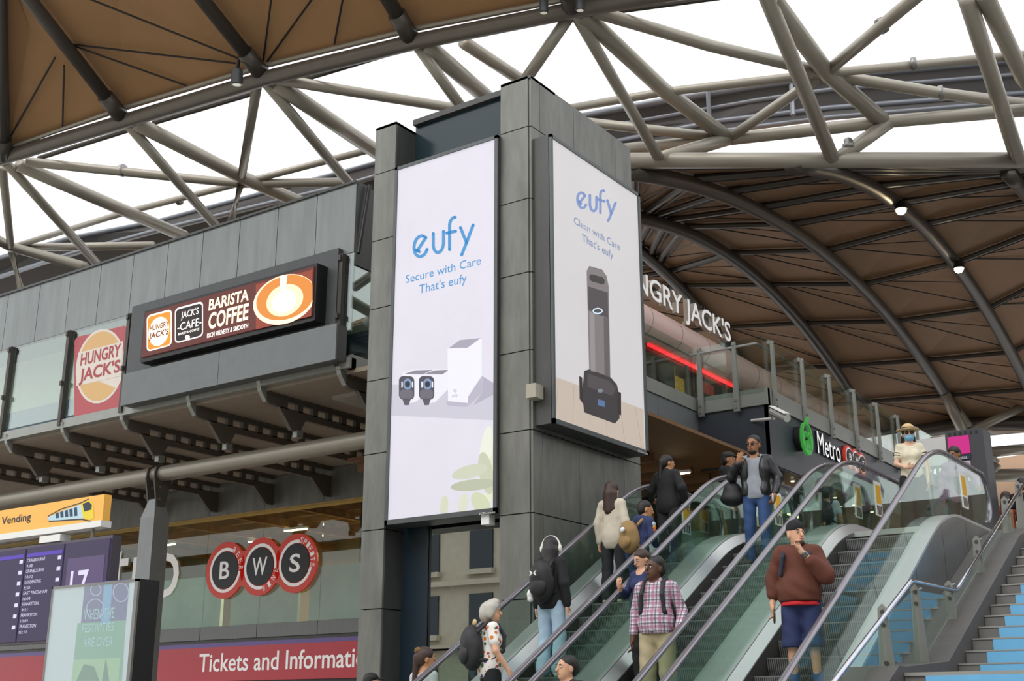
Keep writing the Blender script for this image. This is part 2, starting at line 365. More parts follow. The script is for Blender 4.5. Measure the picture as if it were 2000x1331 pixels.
box(x1 - .3, x1 - .16, ya + .02, ya + .16, z0 - .14, z0).build('junction_box', white_p, bA)

Yb = pX((1041, 300), TX1)[1]; rr_ = ray(1073, 300); xb = CAM[0] + rr_[0] * (Yb / rr_[1]); xb = min(max(xb, TX1 + .15), TX1 + .42)
bB = thing('advertising_lightbox', 'lit billboard with a tall grey robot vacuum on a wooden floor', 'billboard', (xb - .1, 15.6, 5.0))
y0, z1 = pX((1073, 262), xb)[1:]; y1 = pX((1247, 379), xb)[1]; z0 = pX((1083, 828), xb)[2]
box(TX1, xb - .01, y0, y1, z0, z1).build('housing', panel_d, bB)
MB().box(xb - .02, xb + .03, y0, y1, z0, z0 + .07).box(xb - .02, xb + .03, y0, y1, z1 - .05, z1).box(xb - .02, xb + .03, y0, y0 + .05, z0, z1).box(xb - .02, xb + .03, y1 - .06, y1, z0, z1).build('frame', frame_m, bB)
PB = ('X', xb)
sc2 = box(xb - .012, xb + .005, y0 + .05, y1 - .06, z0 + .07, z1 - .05).build('poster', mat('lit_poster_warm', '#dedbdc', .5, emit=GL * .9, noise=.04, nscale=.6), bB)
pf('printed_floor', [[(1083, 736), (1256, 800), (1258, 882), (1087, 822)]], '#d3c4b6', PB, sc2, .006, .55)
for k in range(6): pf('printed_board_line', stroke([(1090 + k * 30, 742 + k * 11), (1084 + k * 34, 822 + k * 12)], 1), '#bcab9c', PB, sc2, .0065, .55)
eufy(1126, 415, 76, 62, .30, '#8399ca', PB, sc2, 5)
tb = emis('print_blue_text2', '#7d90bd', .55)
textpx('printed_text', 'Clean with Care', (1120, 437, 1210, 484, 14), PB, tb, sc2, lift=.010)
textpx('printed_text', "That's eufy", (1136, 476, 1197, 508, 20), PB, tb, sc2, lift=.010)
pf('printed_vacuum_column', [[(1145, 530), (1150, 520), (1175, 527), (1184, 540), (1188, 560), (1191, 742), (1150, 728)]], '#8d8586', PB, sc2, .008, .5)
pf('printed_vacuum_light', [[(1150, 610), (1160, 613), (1162, 728), (1153, 726)]], '#a59d9d', PB, sc2, .009, .5)
pf('printed_vacuum_shade', [[(1178, 620), (1189, 623), (1191, 740), (1180, 736)]], '#6d6667', PB, sc2, .009, .5)
pf('printed_vacuum_window', [[(1148, 560), (1186, 572), (1187, 622), (1170, 616), (1148, 605)]], '#5b5557', PB, sc2, .010, .45)
pf('printed_vacuum_handle', [rrect(1150, 535, 1180, 549, 6, skew=.28)], '#4c4648', PB, sc2, .010, .4)
pf('printed_vacuum_glow', stroke(ell(1166, 608, 9, 5, 14) + [(1175, 608)], 2.2), '#c3d8ef', PB, sc2, .012, .9)
pf('printed_vacuum_base', [[(1140, 725), (1150, 722), (1192, 738), (1204, 752), (1210, 778), (1209, 818), (1200, 828), (1140, 806), (1136, 770)]], '#4a4446', PB, sc2, .009, .35)
pf('printed_vacuum_wheel', [[(1130, 735), (1136, 738), (1138, 790), (1131, 780)], [(1205, 765), (1212, 768), (1212, 812), (1206, 808)]], '#2b2628', PB, sc2, .010, .3)
pf('printed_vacuum_top', [[(1146, 730), (1190, 745), (1202, 760), (1195, 774), (1146, 756)]], '#5f585a', PB, sc2, .0105, .4)
pf('printed_vacuum_badge', [ell(1171, 764, 5, 4)], '#9aa0a8', PB, sc2, .012, .4); pf('printed_vacuum_screen', [rrect(1166, 780, 1180, 792, 2, skew=.3)], '#56719c', PB, sc2, .012, .7)
textpx('maker_text', 'JCDecaux', (1242, 884, 1262, 891, 5), PB, white_p, bB, lift=.034)
box(TX1 + .0, TX1 + .16, y0 - .22, y0 - .02, z0 + .35, z0 + .55).build('alarm_speaker', mat('beige_plastic', '#a49e8f', .5), bB)
# ------------------------------------------------------------------ left building: restaurant balcony on brackets
YB, YW = 15.70, 22.0
ZP0, ZP1, ZL = 9.30, 10.70, HJZ
lb = sroot('wall_left', (-22, YB, HJZ))
xj = [pY((x, 430), YB)[0] for x in (-90, -28, 36, 95, 151, 208, 269, 334, 400, 470, 543, 618, 694)]
XE = xj[-1]
box(-46, XE - .02, YB + .06, YW, ZP0 + .02, ZP1 - .06).build('parapet_core', joint, lb)
for a, b in zip(xj[:-1], xj[1:]):
    box(a + .008, b - .008, YB, YB + .05, ZP0, ZP1).build('panel', parapet_m, lb)
    box(a + .004, b - .004, YB - .04, YB + .3, ZP1, ZP1 + .05).build('coping', panel_d, lb)
for k in range(5): box(XE - .02, XE + .02, YB + .03 + k * 1.2, YB + 1.22 + k * 1.2, ZP0 - .25, ZP1).build('panel', panel_d, lb)
MB().tube([pX((722, 362), XE + .1), pX((700, 495), XE + .1)], .035, 8).build('prop_bar', black, lb)
box(-46, XE - .1, YB + .0, YB + .06, ZP0 - .06, ZP0).build('head_rail', panel_d, lb)
# panels behind the glass, coloured like pale interior and mirrored sky
inner = thing('restaurant_screen', 'cream and slate blue panels painted as mirrored sky and pale interior behind the balcony glass', 'partition', (-24, YB + .9, HJZ))
box(-46, XE - .3, YB + .9, YB + .95, HJZ + .95, ZP0 + .1).build('cream_panel', mat('cream_sky_tone', '#d9d2bd', .8, noise=.05), inner)
box(-46, XE - .3, YB + .85, YB + .95, HJZ, HJZ + .95).build('slate_panel', mat('slate_sky_tone', '#6e7f96', .5, noise=.1), inner)
bglass = glassmat('balcony_glass', '#e3ece8', 1.4, base=.10)
mx_ = [pY((x, 660), YB)[0] for x in (-82, 30, 140, 255)]
def mullion(x):
    MB().box(x - .05, x + .05, YB - .10, YB + .04, HJZ + .0, ZP0 - .02).box(x - .03, x + .03, YB - .16, YB - .08, HJZ + .9, HJZ + 1.0).box(x - .03, x + .03, YB - .14, YB - .08, ZP0 - .16, ZP0 - .05).build('mullion', dark_steel, lb)
for x in mx_: mullion(x)
XG = pY((668, 610), YB)[0]; mullion(XG)
for a, b in zip(mx_[:-1], mx_[1:]):
    box(a + .06, b - .06, YB - .01, YB + .01, HJZ + .2, ZP0 - .02).build('glass_pane', bglass, lb)
box(XG + .05, XE + .0, YB - .01, YB + .01, HJZ + .2, ZP0 - .02).build('glass_pane', bglass, lb)
box(XE - .02, XE, YB + .03, YB + 3.0, HJZ + .2, ZP0 - .27).build('glass_pane', bglass, lb)
box(XE - .8, XE - .5, YB + 1.2, YB + 1.25, HJZ + .2, ZP0).build('cream_wall', mat('cream_wall', '#cdb588', .7, emit=.12), lb)
# restaurant poster on the glass (red field, bun, lettering)
HP = ('Y', YB - .012)
hp = thing('window_poster', 'faded red burger poster on the balcony glass beside the screen', 'poster', pY((190, 800), YB))
def flatm(name, polys, plane, col, parent, lift, e=0.0): return flat(name, polys, plane, mat('ink_' + col.strip('#') + '%d' % (e * 100), col, .6, emit=e), parent, lift)
sk = -.235
flatm('red_field', [rrect(146, 660, 252, 828, 10, skew=sk)], HP, '#b0545a', hp, .012)
# corners follow verticals of the facade
flatm('bun_outline', [[(x - (y - 720) * .10, y) for x, y in ell(196, 716, 47, 73, 30)]], HP, '#d8cfc6', hp, .014)
flatm('bun_top', [[(x - (y - 720) * .10, y) for x, y in ell(196, 716, 43, 68, 16, 187, 340)]], HP, '#d3ac74', hp, .016)
flatm('bun_base', [[(x - (y - 720) * .10, y) for x, y in ell(196, 716, 43, 68, 12, 38, 168)]], HP, '#d3ac74', hp, .016)
flatm('lettering_band', [[(154, 690), (242, 667), (238, 735), (150, 755)]], HP, '#d8cfc6', hp, .018)
rd = mat('ink_letter_red', '#a5434b', .6)
textpx('lettering', 'HUNGRY', (158, 716, 236, 697, 24), HP, rd, hp, lift=.022, offset=.02); textpx('lettering', "JACK'S", (155, 754, 234, 736, 32), HP, rd, hp, lift=.022, offset=.025)
# steel edge beam, slab and brackets
edge = sroot('trim_1', (-22, YB, HJZ)); edge_m = mat('edge_beam_steel', '#8f918c', .4, .4, noise=.06)
MB().box(-46, XE + .05, YB - .06, YB + .12, HJZ - .06, HJZ + .14).box(XE - .07, XE + .05, YB, YW, HJZ - .06, HJZ + .2).build('edge_beam', edge_m, edge)
struct('ceiling', box(-46, -10.9, YB + .1, YW + .2, HJZ - .12, HJZ - .04), mat('brown_soffit', '#8d8072', .7, noise=.08))
YP = pZ((600, 879), 5.98)[1]
bx_ = [pY((x, y), YB)[0] for x, y in ((-100, 880), (15, 860), (125, 836), (240, 814), (372, 786), (510, 752), (665, 718))]
top = HJZ - .125
def bracket(x):
    mb = MB(); t = .045
    prof = lambda pts: mb.prism([(x - t, y, z) for y, z in pts], (2 * t, 0, 0))
    prof([(YB + .10, top), (YB + .10, top - .16), (YB + .2, top - .22), (YW, top - .22 + .1), (YW, top)][0:3] + [(YB + .55, top - .24), (YB + .55, top)])
    y = YB + .55; sl = .42
    mb.box(x - t, x + t, YB + .55, YW, top - .09, top)                      # strip over the slots
    while y < YW - .3:
        mb.box(x - t, x + t, y, y + .14, top - .24, top - .09); y += sl   # webs between the slots
    prof([(YB + .45, top - .22), (YP - .25, top - .62), (YP - .02, top - .62), (YP + .12, top - .36), (YW - .7, top - .36), (YW - .25, top - .75), (YW, top - .75), (YW, top - .22)])
    mb.box(x - .1, x + .1, YB + .12, YW, top - .02, top)
    b = thing('cantilever_bracket', 'x', 'bracket', (x, YW, top))
    mb.build('web', mat('bracket_paint', '#5c554d', .5, .2, noise=.08), b)
    MB().box(x - .06, x + .06, YP - .12, YP + .05, top - .74, top - .6).build('saddle', edge_m, b)
    MB().prism([(x - .05, YB - .09, HJZ + .06), (x - .05, YB + .1, HJZ + .06), (x - .05, YB + .12, top - .2), (x - .05, YB - .03, top - .02)], (.1, 0, 0)).build('end_bracket', edge_m, b)
    return b
names = ['outermost, cut by the photo edge', 'furthest left fully in view', 'second from the left', 'third from the left, under the burger poster', 'under the left part of the lit screen', 'under the right part of the lit screen', 'nearest the tower']
for x, n in zip(bx_, names): bracket(x)['label'] = 'dark slotted steel bracket under the balcony, ' + n
for o in COL.objects:
    if o.name.startswith('cantilever_bracket'): o['group'] = 'balcony brackets'
pipe = MB().tube([(-46, YP, 5.98), (TX0 - .02, YP, 5.98)], .165, 20)
tag(pipe.build('support_pipe', mat('pipe_paint', '#8d887c', .35, .4, noise=.04), smooth='auto'), 'long grey horizontal pipe carrying the balcony brackets', 'pipe')
# column with clamp
xc = pY((291, 1150), YP)[0]; zc = 5.98
colm = thing('steel_column', 'grey tapered steel column clamped to the long pipe', 'column', (xc, YP, 0))
cm = mat('column_paint', '#77797a', .45, .3, noise=.06)
w = .24
mbc = MB()
def frus(mb, x, y, z0, z1, w0, w1, d0, d1):
    mb.add([(x-w0,y-d0,z0),(x+w0,y-d0,z0),(x+w0,y+d0,z0),(x-w0,y+d0,z0),(x-w1,y-d1,z1),(x+w1,y-d1,z1),(x+w1,y+d1,z1),(x-w1,y+d1,z1)], [(0,3,2,1),(4,5,6,7),(0,1,5,4),(1,2,6,5),(2,3,7,6),(3,0,4,7)])
frus(mbc, xc, YP, 0, zc - .95, .24, .22, .2, .2); frus(mbc, xc, YP, zc - .95, zc - .55, .22, .1, .2, .12)
mbc.build('shaft', cm, colm)
for dx in (-.13, .13):
    cp = MB(); cp.prism([(xc + dx - .02, YP - .1, zc - .75), (xc + dx - .02, YP + .1, zc - .75), (xc + dx - .02, YP + .23, zc - .1), (xc + dx - .02, YP + .2, zc + .12), (xc + dx - .02, YP, zc + .21), (xc + dx - .02, YP - .2, zc + .12), (xc + dx - .02, YP - .23, zc - .1)], (.04, 0, 0))
    c_ = cp.build('clamp_plate', dark_steel, colm)
    for dz in (-.3, -.55): MB().lathe([(.03, -.03), (.03, .03)], (xc + dx, YP - .06, zc + dz), (1, 0, 0), 8).build('bolt', steel, c_)

# lit screen on the balcony ------------------------------------------------
YS = YB - .42
scr = thing('video_screen', 'lit brown coffee advertising screen fixed to the balcony front', 'screen', pY((450, 700), YB))
q = lambda p: pY(p, YS)
xl, xr = q((281, 650))[0], q((611, 570))[0]; zt, zb = q((281, 613))[2], q((276, 699))[2]
fz1 = pY((238.6, 732), YB - .35)[2]; bz0 = max(pY((660, 640), YB - .1)[2], fz1 + .11)
MB().box(pY((264, 640), YB)[0], pY((667, 560), YB)[0], YB - .12, YB + .02, bz0 - .1, pY((667, 489), YB)[2]).build('backing', mat('charcoal_backing', '#4b4e50', .5, .2, noise=.08), scr)
box(xl - .06, xr + .06, YS + .02, YB - .12, max(zb - .1, fz1 + .01), zt + .06).build('housing', black, scr)
so = box(xl, xr, YS - .01, YS + .02, zb, zt).build('display', emis('screen_brown', '#5c2620', .75, .1), scr)
PS = ('Y', YS - .01)
LS = -.268
flatm('coffee_glow', [[(500, 556), (611, 527), (608, 618), (500, 644)]], PS, '#8c3a25', so, .004, .8)
flatm('logo_tile', [rrect(287, 617, 336, 688, 8, skew=LS)], PS, '#f4ece4', so, .006, 1.1); flatm('logo_field', [rrect(289, 620, 334, 685, 7, skew=LS)], PS, '#e2831c', so, .008, 1.0)
flatm('logo_bun', [[(x, y - (x - 311) * .27) for x, y in ell(311, 648, 20.5, 28, 28)]], PS, '#fbe9c8', so, .010, 1.1)
lr = emis('screen_letter_red', '#8e1e12', .5); lw = emis('screen_letter_white', '#fff4ea', 1.3)
textpx('logo_text', 'HUNGRY', (293, 648, 330, 638, 11), PS, lr, so, lift=.012, offset=.02); textpx('logo_text', "JACK'S", (291, 667, 330, 656, 15), PS, lr, so, lift=.012, offset=.025)
flatm('cafe_outline', [rrect(342, 603, 397, 672, 8, skew=LS)], PS, '#f0ece6', so, .006, 1.1); flatm('cafe_tile', [rrect(344, 606, 395, 669, 7, skew=LS)], PS, '#1d1416', so, .008, .1)
textpx('cafe_text', "JACK'S", (354, 627, 388, 618, 17), PS, lw, so, lift=.012); textpx('cafe_text', '-CAFE-', (347, 648, 394, 636, 15), PS, lw, so, lift=.012); textpx('cafe_text', 'BARISTA COFFEE', (349, 656, 390, 645, 4.5), PS, lw, so, lift=.012)
flatm('coffee_bean', [ell(367, 659, 5, 4, 14)], PS, '#fff4ea', so, .012, 1.2)
lc = emis('screen_letter_cream', '#ffe9bd', 1.3)
textpx('headline', 'BARISTA', (408, 608, 486, 588, 22), PS, lc, so, lift=.010, offset=.025); textpx('headline', 'COFFEE', (407, 645, 485, 624, 32), PS, lc, so, lift=.010, offset=.025)
textpx('tagline', 'RICH VELVETY & SMOOTH', (405, 661, 485, 640, 9), PS, lw, so, lift=.010, offset=.02)
clip = lambda pts: [(min(x, 610.5), y) for x, y in pts]
T_ = lambda pts: clip([(x, y - (x - 553) * .2) for x, y in pts])
flatm('cup_rim', [T_(ell(556, 586, 61, 48, 36))], PS, '#f7d9b0', so, .006, 1.3); flatm('coffee_surface', [T_(ell(558, 583, 57, 43, 36))], PS, '#c77a30', so, .008, 1.0)
flatm('milk_art', [T_(ell(557, 588, 36, 31, 30))], PS, '#f3d6a4', so, .010, 1.2); flatm('milk_heart', [T_(ell(555, 590, 24, 22, 24))], PS, '#fff6e2', so, .012, 1.6)
flatm('milk_jet', [[(547, 541), (562, 537), (556, 590), (552, 590)]], PS, '#fff8ec', so, .014, 1.6)
# plain fascia box under the screen
fz1, fz0 = pY((238.6, 732), YB - .35)[2], pY((236.8, 793), YB - .35)[2]
fx0, fx1 = pY((238, 760), YB - .35)[0], pY((656, 670), YB - .35)[0]
fas = thing('screen_fascia', 'plain grey metal fascia box below the lit coffee screen', 'fascia', ((fx0 + fx1) / 2, YB, fz0))
fm = mat('fascia_grey', '#6c7072', .5, .25, noise=.07)
xm = pY((428, 700), YB - .35)[0]
box(fx0, fx1, YB - .31, YB - .07, fz0 + .01, fz1 - .01).build('carcass', panel_d, fas)
box(fx0, xm - .006, YB - .35, YB - .315, fz0, fz1).build('panel', fm, fas); box(xm + .006, fx1, YB - .35, YB - .315, fz0, fz1).build('panel', fm, fas)

# ------------------------------------------------------------------ shop wall under the balcony
sw = sroot('wall_shop', (-20, YW, 0))
ZG0, ZG1 = pY((702.7, 1207), YW)[2], pY((708, 972), YW)[2]
wj = [pY((x, 1000), YW)[0] for x in (-160, -30, 95, 214, 311, 409, 516, 631, 745)]
XR_ = wj[-1]
box(-46, XR_, YW + .08, YW + .2, ZG1 + .1, HJZ - .1).build('core', joint, sw)
for a, b in zip(wj[:-1], wj[1:]):
    box(a + .008, b - .008, YW, YW + .06, ZG1 + .02, HJZ - .13).build('panel', panel, sw)
    box(a + .006, b - .006, YW + .02, YW + .04, ZG0, ZG1).build('glass_pane', shop_glass, sw)
    box(a + .01, b - .01, YW - .02, YW + .05, 2.93, ZG0 - .01).build('sill_panel', mat('ribbed_sill', '#7d807f', .5, .3, noise=.1, nscale=8, stretch=(6, 1, .2)), sw)
box(-46, XR_, YW + .05, YW + .2, 0, 2.93).build('lower_wall', panel_d, sw)
tk = thing('station_sign', 'red tickets and information fascia sign with white lettering', 'sign', (-17, YW, 2))
tz0, tz1 = pY((600, 1327), YW - .1)[2], pY((701, 1243), YW - .1)[2]
box(-40, XR_ + .5, YW - .1, YW + .04, tz0, tz1 - .1).build('board', mat('sign_red', '#b3202f', .3, noise=.04, emit=.08), tk); box(-40, XR_ + .5, YW - .1, YW + .04, tz1 - .1, tz1).build('stripe', mat('sign_purple', '#6d55a0', .35), tk)
sw_ = mat('sign_white', '#f2f0f0', .4, emit=.15)
textpx('lettering', 'Tickets and Information', (388, 1314, 734, 1303, 36), ('Y', YW - .1), sw_, tk, lift=.008, offset=.012)
# shop interior
ceil_w = mat('timber_slats', '#9a6f42', .6, noise=.15, nscale=3)
intr = sroot('wall_shop_inner', (-20, 27, UP))
box(-46, -9.5, 29, 29.2, 3, 6.9).build('back_wall', mat('shop_back', '#8d7a5c', .8, noise=.15, nscale=.7), intr)
box(-46, -9.5, YW + .25, 29, 3.0, 3.2).build('shop_floor', mat('shop_floor_m', '#6d675e', .6), intr); box(-46, -9.5, YW + .25, 29, 6.75, 6.85).build('shop_ceiling', mat('shop_ceiling_m', '#8a6a44', .8), intr)
for k in range(7): box(-46, -9.5, YW + .5 + k * .9, YW + .62 + k * .9, 6.35, 6.7).build('slat', ceil_w, intr)
for k in range(14): box(-44 + k * 2.4, -43.85 + k * 2.4, YW + .3, 28.9, 6.1, 6.3).build('beam', ceil_w, intr)
box(-46, -10.9, YW + .1, YW + .4, ZG1 - .02, ZG1 + .1).build('timber_head', mat('timber_head', '#b98a4c', .5, emit=.12), intr)
lampm = emis('strip_light', '#ffe2b0', 9)
def lamp_light(x, y, z, w, parent):
    d_ = bpy.data.lights.new('strip_lamp', 'AREA'); d_.shape = 'RECTANGLE'; d_.size = .8; d_.size_y = .2; d_.energy = w; d_.color = (1, .78, .5)
    o_ = bpy.data.objects.new('strip_lamp', d_); COL.objects.link(o_); o_.parent = parent; oo = ORG[parent.name]; o_.location = (x - oo[0], y - oo[1], z - oo[2])
SL = [(-24.5, 24.5), (-22, 26), (-19.5, 24), (-17.5, 25.5), (-15.3, 24.2), (-13.6, 26.5), (-27, 25.5), (-30, 24.5), (-12, 24.5)]; ORD = ('ninth', 'eighth', 'seventh', 'sixth', 'fifth', 'fourth', 'third', 'second', 'first')
ORD2 = ('first', 'second', 'third', 'fourth', 'fifth', 'sixth', 'seventh')
for k, (x, y) in enumerate(SL):
    l = thing('strip_light', 'warm strip light inside the bottle shop, %s from the tower' % ORD[sorted(SL).index((x, y))], 'light', (x, y, 6.0), 'shop strip lights')
    box(x - .45, x + .45, y - .05, y + .05, 6.04, 6.1).build('casing', white_p, l); box(x - .42, x + .42, y - .04, y + .04, 6.01, 6.04).build('tube', lampm, l); lamp_light(x, y, 5.98, 130, l)
for k, x in enumerate((-16.1, -14.4, -12.7)):
    l = thing('downlight', 'small round downlight in the timber head of the shop window, %s from the left' % ORD2[k], 'light', (x, YW + .26, ZG1 - .04), 'window head downlights'); MB().lathe([(.07, 0), (.07, .03)], (x, YW + .26, ZG1 - .05)).build('ring', white_p, l); MB().lathe([(.05, -.01), (.05, .0)], (x, YW + .26, ZG1 - .05)).build('lamp', lampm, l)
pale = mat('painted_reflection_green', '#a9bdb0', .7, noise=.12, nscale=1.5, emit=.05)  # painted stand-in for trees and sky mirrored in the lower glass
for k in range(10):
    x = -40 + k * 2.9; o = box(x, x + 2.5, YW + 1.2, YW + 1.3, 3.2, 4.75).build('reflection_panel', pale, intr)
box(-21.2, -20.0, YW + 1.5, YW + 2.3, 3.2, 6.75).build('dark_pier', mat('pier', '#454a4a', .7), intr); box(-17.0, -16.3, YW + 2.5, YW + 3.0, 3.2, 6.75).build('dark_pier', MATS['pier'], intr)
# round shop sign: three joined discs
def disc(c, r, t, n, seg=40): return MB().lathe([(r, 0), (r, t)], c, n, seg)
def arc_text(body, c, r, a0, a1, size, material, parent, nrm, u, inward=False):
    for k, ch in enumerate(body):
        a = R(a0 + (a1 - a0) * k / max(len(body) - 1, 1)); rad = u * math.cos(a) + np.array([0, 0, 1.]) * math.sin(a); up = -rad if inward else rad; rt = np.cross(up, nrm); rt /= np.linalg.norm(rt)
        text('small_letter', ch, np.array(c) + rad * r - up * size / 2 - rt * size * .32, rt, up, size * .62, size, material, parent)
def bws(name, label, plane, centers, rr, t, group=None):
    nrm = np.array([1., 0, 0]) if plane[0] == 'X' else np.array([0, -1., 0]); u = np.array([0, 1., 0]) if plane[0] == 'X' else np.array([1., 0, 0])
    fn = pX if plane[0] == 'X' else pY; cs = [fn(c, plane[1]) for c in centers]
    th = thing(name, label, 'sign', cs[1]); redm = mat('shop_sign_red', '#cc3b2c', .4, emit=.15); wm = sw_; dk = mat('sign_charcoal', '#2c3134', .5)
    bs = MB()
    for c in cs: bs.lathe([(rr, 0), (rr, t)], c, nrm, 40)
    for a, b in zip(cs[:-1], cs[1:]):
        m_ = (a + b) / 2; d = (b - a) / np.linalg.norm(b - a); up = np.array([0, 0, 1.]); hw = rr * .62
        bs.prism([a + up * hw, b + up * hw, b - up * hw, a - up * hw], nrm * t * .999)
    bs.build('backing', redm, th)
    gaps = ((-6, 64), (-78, -8), (-14, 78)); words = (('BEER', 58, 2), ('WINE', -72, -12), ('SPIRITS', 72, -8))
    for c, (g0, g1), (wd, t0, t1), L in zip(cs, gaps, words, 'BWS'):
        f = c + nrm * (t + .002)
        rg = MB(); P = []; n = 40
        for k in range(n + 1):
            a = R(g1 + (360 - (g1 - g0)) * k / n); d = u * math.cos(a) + np.array([0, 0, 1.]) * math.sin(a); P += [f + d * rr * .68, f + d * rr * .79]
        rg.add(P, [(2*k, 2*k+1, 2*k+3, 2*k+2) for k in range(n)]); rg.build('white_ring', wm, th)
        MB().lathe([(rr * .66, 0), (rr * .66, t * .3 + .002)], f, nrm, 36).build('dark_disc', dk, th)
        hgt = rr * .62; wdt = rr * (.5 if L != 'W' else .72)
        text('letter', L, f + nrm * (t * .3 + .006) - u * wdt / 2 - np.array([0, 0, hgt / 2]), u, (0, 0, 1), wdt, hgt, wm, th, offset=.015)
        arc_text(wd, f + nrm * .003, rr * .80, t0, t1, rr * .20, wm, th, nrm, u, wd == 'WINE')
    return th
rB = pY((511, 1051), YW - .02)[2] - pY((511, 1107), YW - .02)[2]
bws('shop_sign', 'red three-disc bottle shop sign on the glass above the tickets sign', ('Y', YW - .02), ((442.6, 1114.8), (511, 1107.4), (580, 1100.8)), rB, .05)
mt = thing('window_lettering', 'big white lettering on the shop glass behind the grey column', 'lettering', pY((230, 1180), YW))
textpx('letters', 'Metro', (95, 1187, 346, 1172, 118), ('Y', YW), sw_, mt, lift=.01)

# ------------------------------------------------------------------ left foreground: departure board, vending sign, poster kiosk
YD = 12.0
db = thing('departure_board', 'dark purple departure screens showing train times and platform seventeen', 'screen', pY((100, 1331), YD))
def tilt(p): return pY(p, YD)
scr_m = emis('departure_screen', '#4a3f63', .35, .05)
zt_, zb_ = tilt((216, 1045))[2], tilt((160, 1252))[2]
xe = tilt((212, 1100))[0]
box(xe - 4, xe, YD + .03, YD + .2, zb_, zt_).build('housing', mat('board_housing', '#5a5560', .5, .3), db)
xs = [tilt((x, 1150))[0] for x in (-60, 43, 118, 207)]
dtm = emis('departure_text', '#d8d2ee', .7); DP = ('Y', YD)
for i, (a, b) in enumerate(zip(xs[:-1], xs[1:])):
    p = box(a + .02, b - .02, YD, YD + .03, zb_ + .04, zt_ - .05).build('screen_panel', scr_m, db)
    if i < 2:
        rows = [['LILYDALE','9:46','GLEN WAVERLEY','9:51','SUNBURY','10:02','WERRIBEE','9:58','WILLIAMSTOWN','10:00','UPFIELD','9:56','LAVERTON','9:50'], ['CRANBOURNE', '9:48', 'CRANBOURNE', '10:12', 'DANDENONG', '9:58', 'EAST PAKENHAM', '10:03', 'FRANKSTON', '9:51', 'FRANKSTON', '10:01', 'FRANKSTON', '10:11']][i]
        if i == 0: rows = ['BLACKBURN', '7', 'SUNBURY', '14', 'SUNBURY', '4', 'WERRIBEE', '2', 'WILLIAMSTOWN', '13', 'UPFIELD', '9', 'LAVERTON', '3']
        wd = (b - a) - .12
        flat_z = zt_ - .22
        box(a + .05, b - .05, YD - .004, YD - .001, flat_z + .02, flat_z + .08).build('heading_bar', emis('heading_violet', '#5b45b8', .6), p)
        for k, t in enumerate(rows):
            z = flat_z - .06 - k * .088; big = k % 2 == 0
            w_ = min(wd * .62, .042 * len(t)) if big else .035 * len(t)
            text('row_text', t, (a + .06, YD - .004, z), (1, 0, 0), (0, 0, 1), w_ * 1.15, .055 if big else .048, dtm, p)
            if big: box(b - .15, b - .06, YD - .004, YD - .001, z - .01, z + .05).build('platform_tile', dtm, p)
    else:
        box(a + .12, b - .1, YD - .004, YD - .001, zb_ + .5, zt_ - .3).build('map_area', emis('map_violet', '#6b5a86', .4), p)
        text('platform_number', '17', (a + .24, YD - .008, zb_ + .62), (1, 0, 0), (0, 0, 1), .45, .46, dtm, p, offset=.01)
MB().box(xe - 1.6, xe - .9, YD + .2, YD + .4, 0, zb_ + .3).build('stand', dark_steel, db)
vs = thing('vending_sign', 'orange ticket vending sign with a drawn train above the departure screens', 'sign', pY((100, 1040), YD))
vt, vb = pY((198, 966), YD)[2], pY((200, 1016), YD)[2]; vx = pY((200, 990), YD)[0]
box(vx - 3.2, vx, YD + .02, YD + .16, vb, vt).build('board', mat('vending_orange', '#e9ae52', .5, emit=.12), vs); box(vx - 3.2, vx, YD + .0, YD + .2, vb - .1, vb).build('lower_rail', white_p, vs)
VP_ = ('Y', YD + .02)
textpx('lettering', 'Vending', (2, 1030, 60, 1018, 19), VP_, mat('sign_ink', '#2e3440', .6), vs, lift=.006, offset=.01)
flatm('train_side', [[(92, 1012), (118, 1000), (158, 986), (163, 1013), (98, 1018)]], VP_, '#b9d8e6', vs, .005)
flatm('train_front', [[(158, 986), (174, 977), (182, 985), (184, 1013), (176, 1017), (163, 1013)]], VP_, '#e8d23c', vs, .005); flatm('train_windscreen', [[(162, 985), (174, 980), (180, 987), (179, 996), (165, 1000)]], VP_, '#2f3a4a', vs, .007)
flatm('train_windows', [[(145 + k * 0 - j * 9, 993 + j * 2.6), (151 - j * 9, 991 + j * 2.6), (152 - j * 9, 1008 + j), (146 - j * 9, 1009 + j)] for j in range(5) for k in (0,)], VP_, '#31445c', vs, .007)
flatm('train_roof', stroke([(94, 1009), (120, 995), (158, 983), (174, 975)], 1.5) + stroke([(96, 1019), (160, 1015), (178, 1019)], 2), VP_, '#2c3644', vs, .008)
for px_ in (100, 172):
    p = pY((px_, 1030), YD); MB().tube([np.array([p[0], YD + .1, vb]), np.array([p[0], YD + .1, zt_ + .002])], .03, 8).build('hanger', steel, vs)
p = pY((100, 1040), YD); box(p[0] - .3, p[0] + .25, YD + .0, YD + .2, max(p[2] - .24, zt_ + .01), max(p[2] - .06, zt_ + .12)).build('floodlight', white_p, vs)
YK = 9.6
kp = thing('poster_kiosk', 'black framed poster kiosk with a green festival poster under reflective glass', 'kiosk', (pY((180, 1331), YK)[0], YK, 0))
kx0, kx1 = pY((96, 1220), YK)[0], pY((256, 1220), YK)[0]; kz = pY((257, 1132), YK)[2]
box(kx0, kx1 + .06, YK + .03, YK + .32, 0, kz).build('case', black, kp); MB().box(kx0 - .02, kx1 + .06, YK, YK + .03, kz - .03, kz).box(kx1, kx1 + .06, YK, YK + .03, 0, kz).box(kx0 - .02, kx0, YK, YK + .03, 0, kz).build('frame', steel, kp)
KP = ('Y', YK + .02)
po = box(kx0, kx1, YK + .02, YK + .03, .3, kz - .03).build('poster', mat('kiosk_reflection_pale', '#cfd4da', .5, emit=.1), kp)  # pale ground stands in for a building mirrored in the cover glass
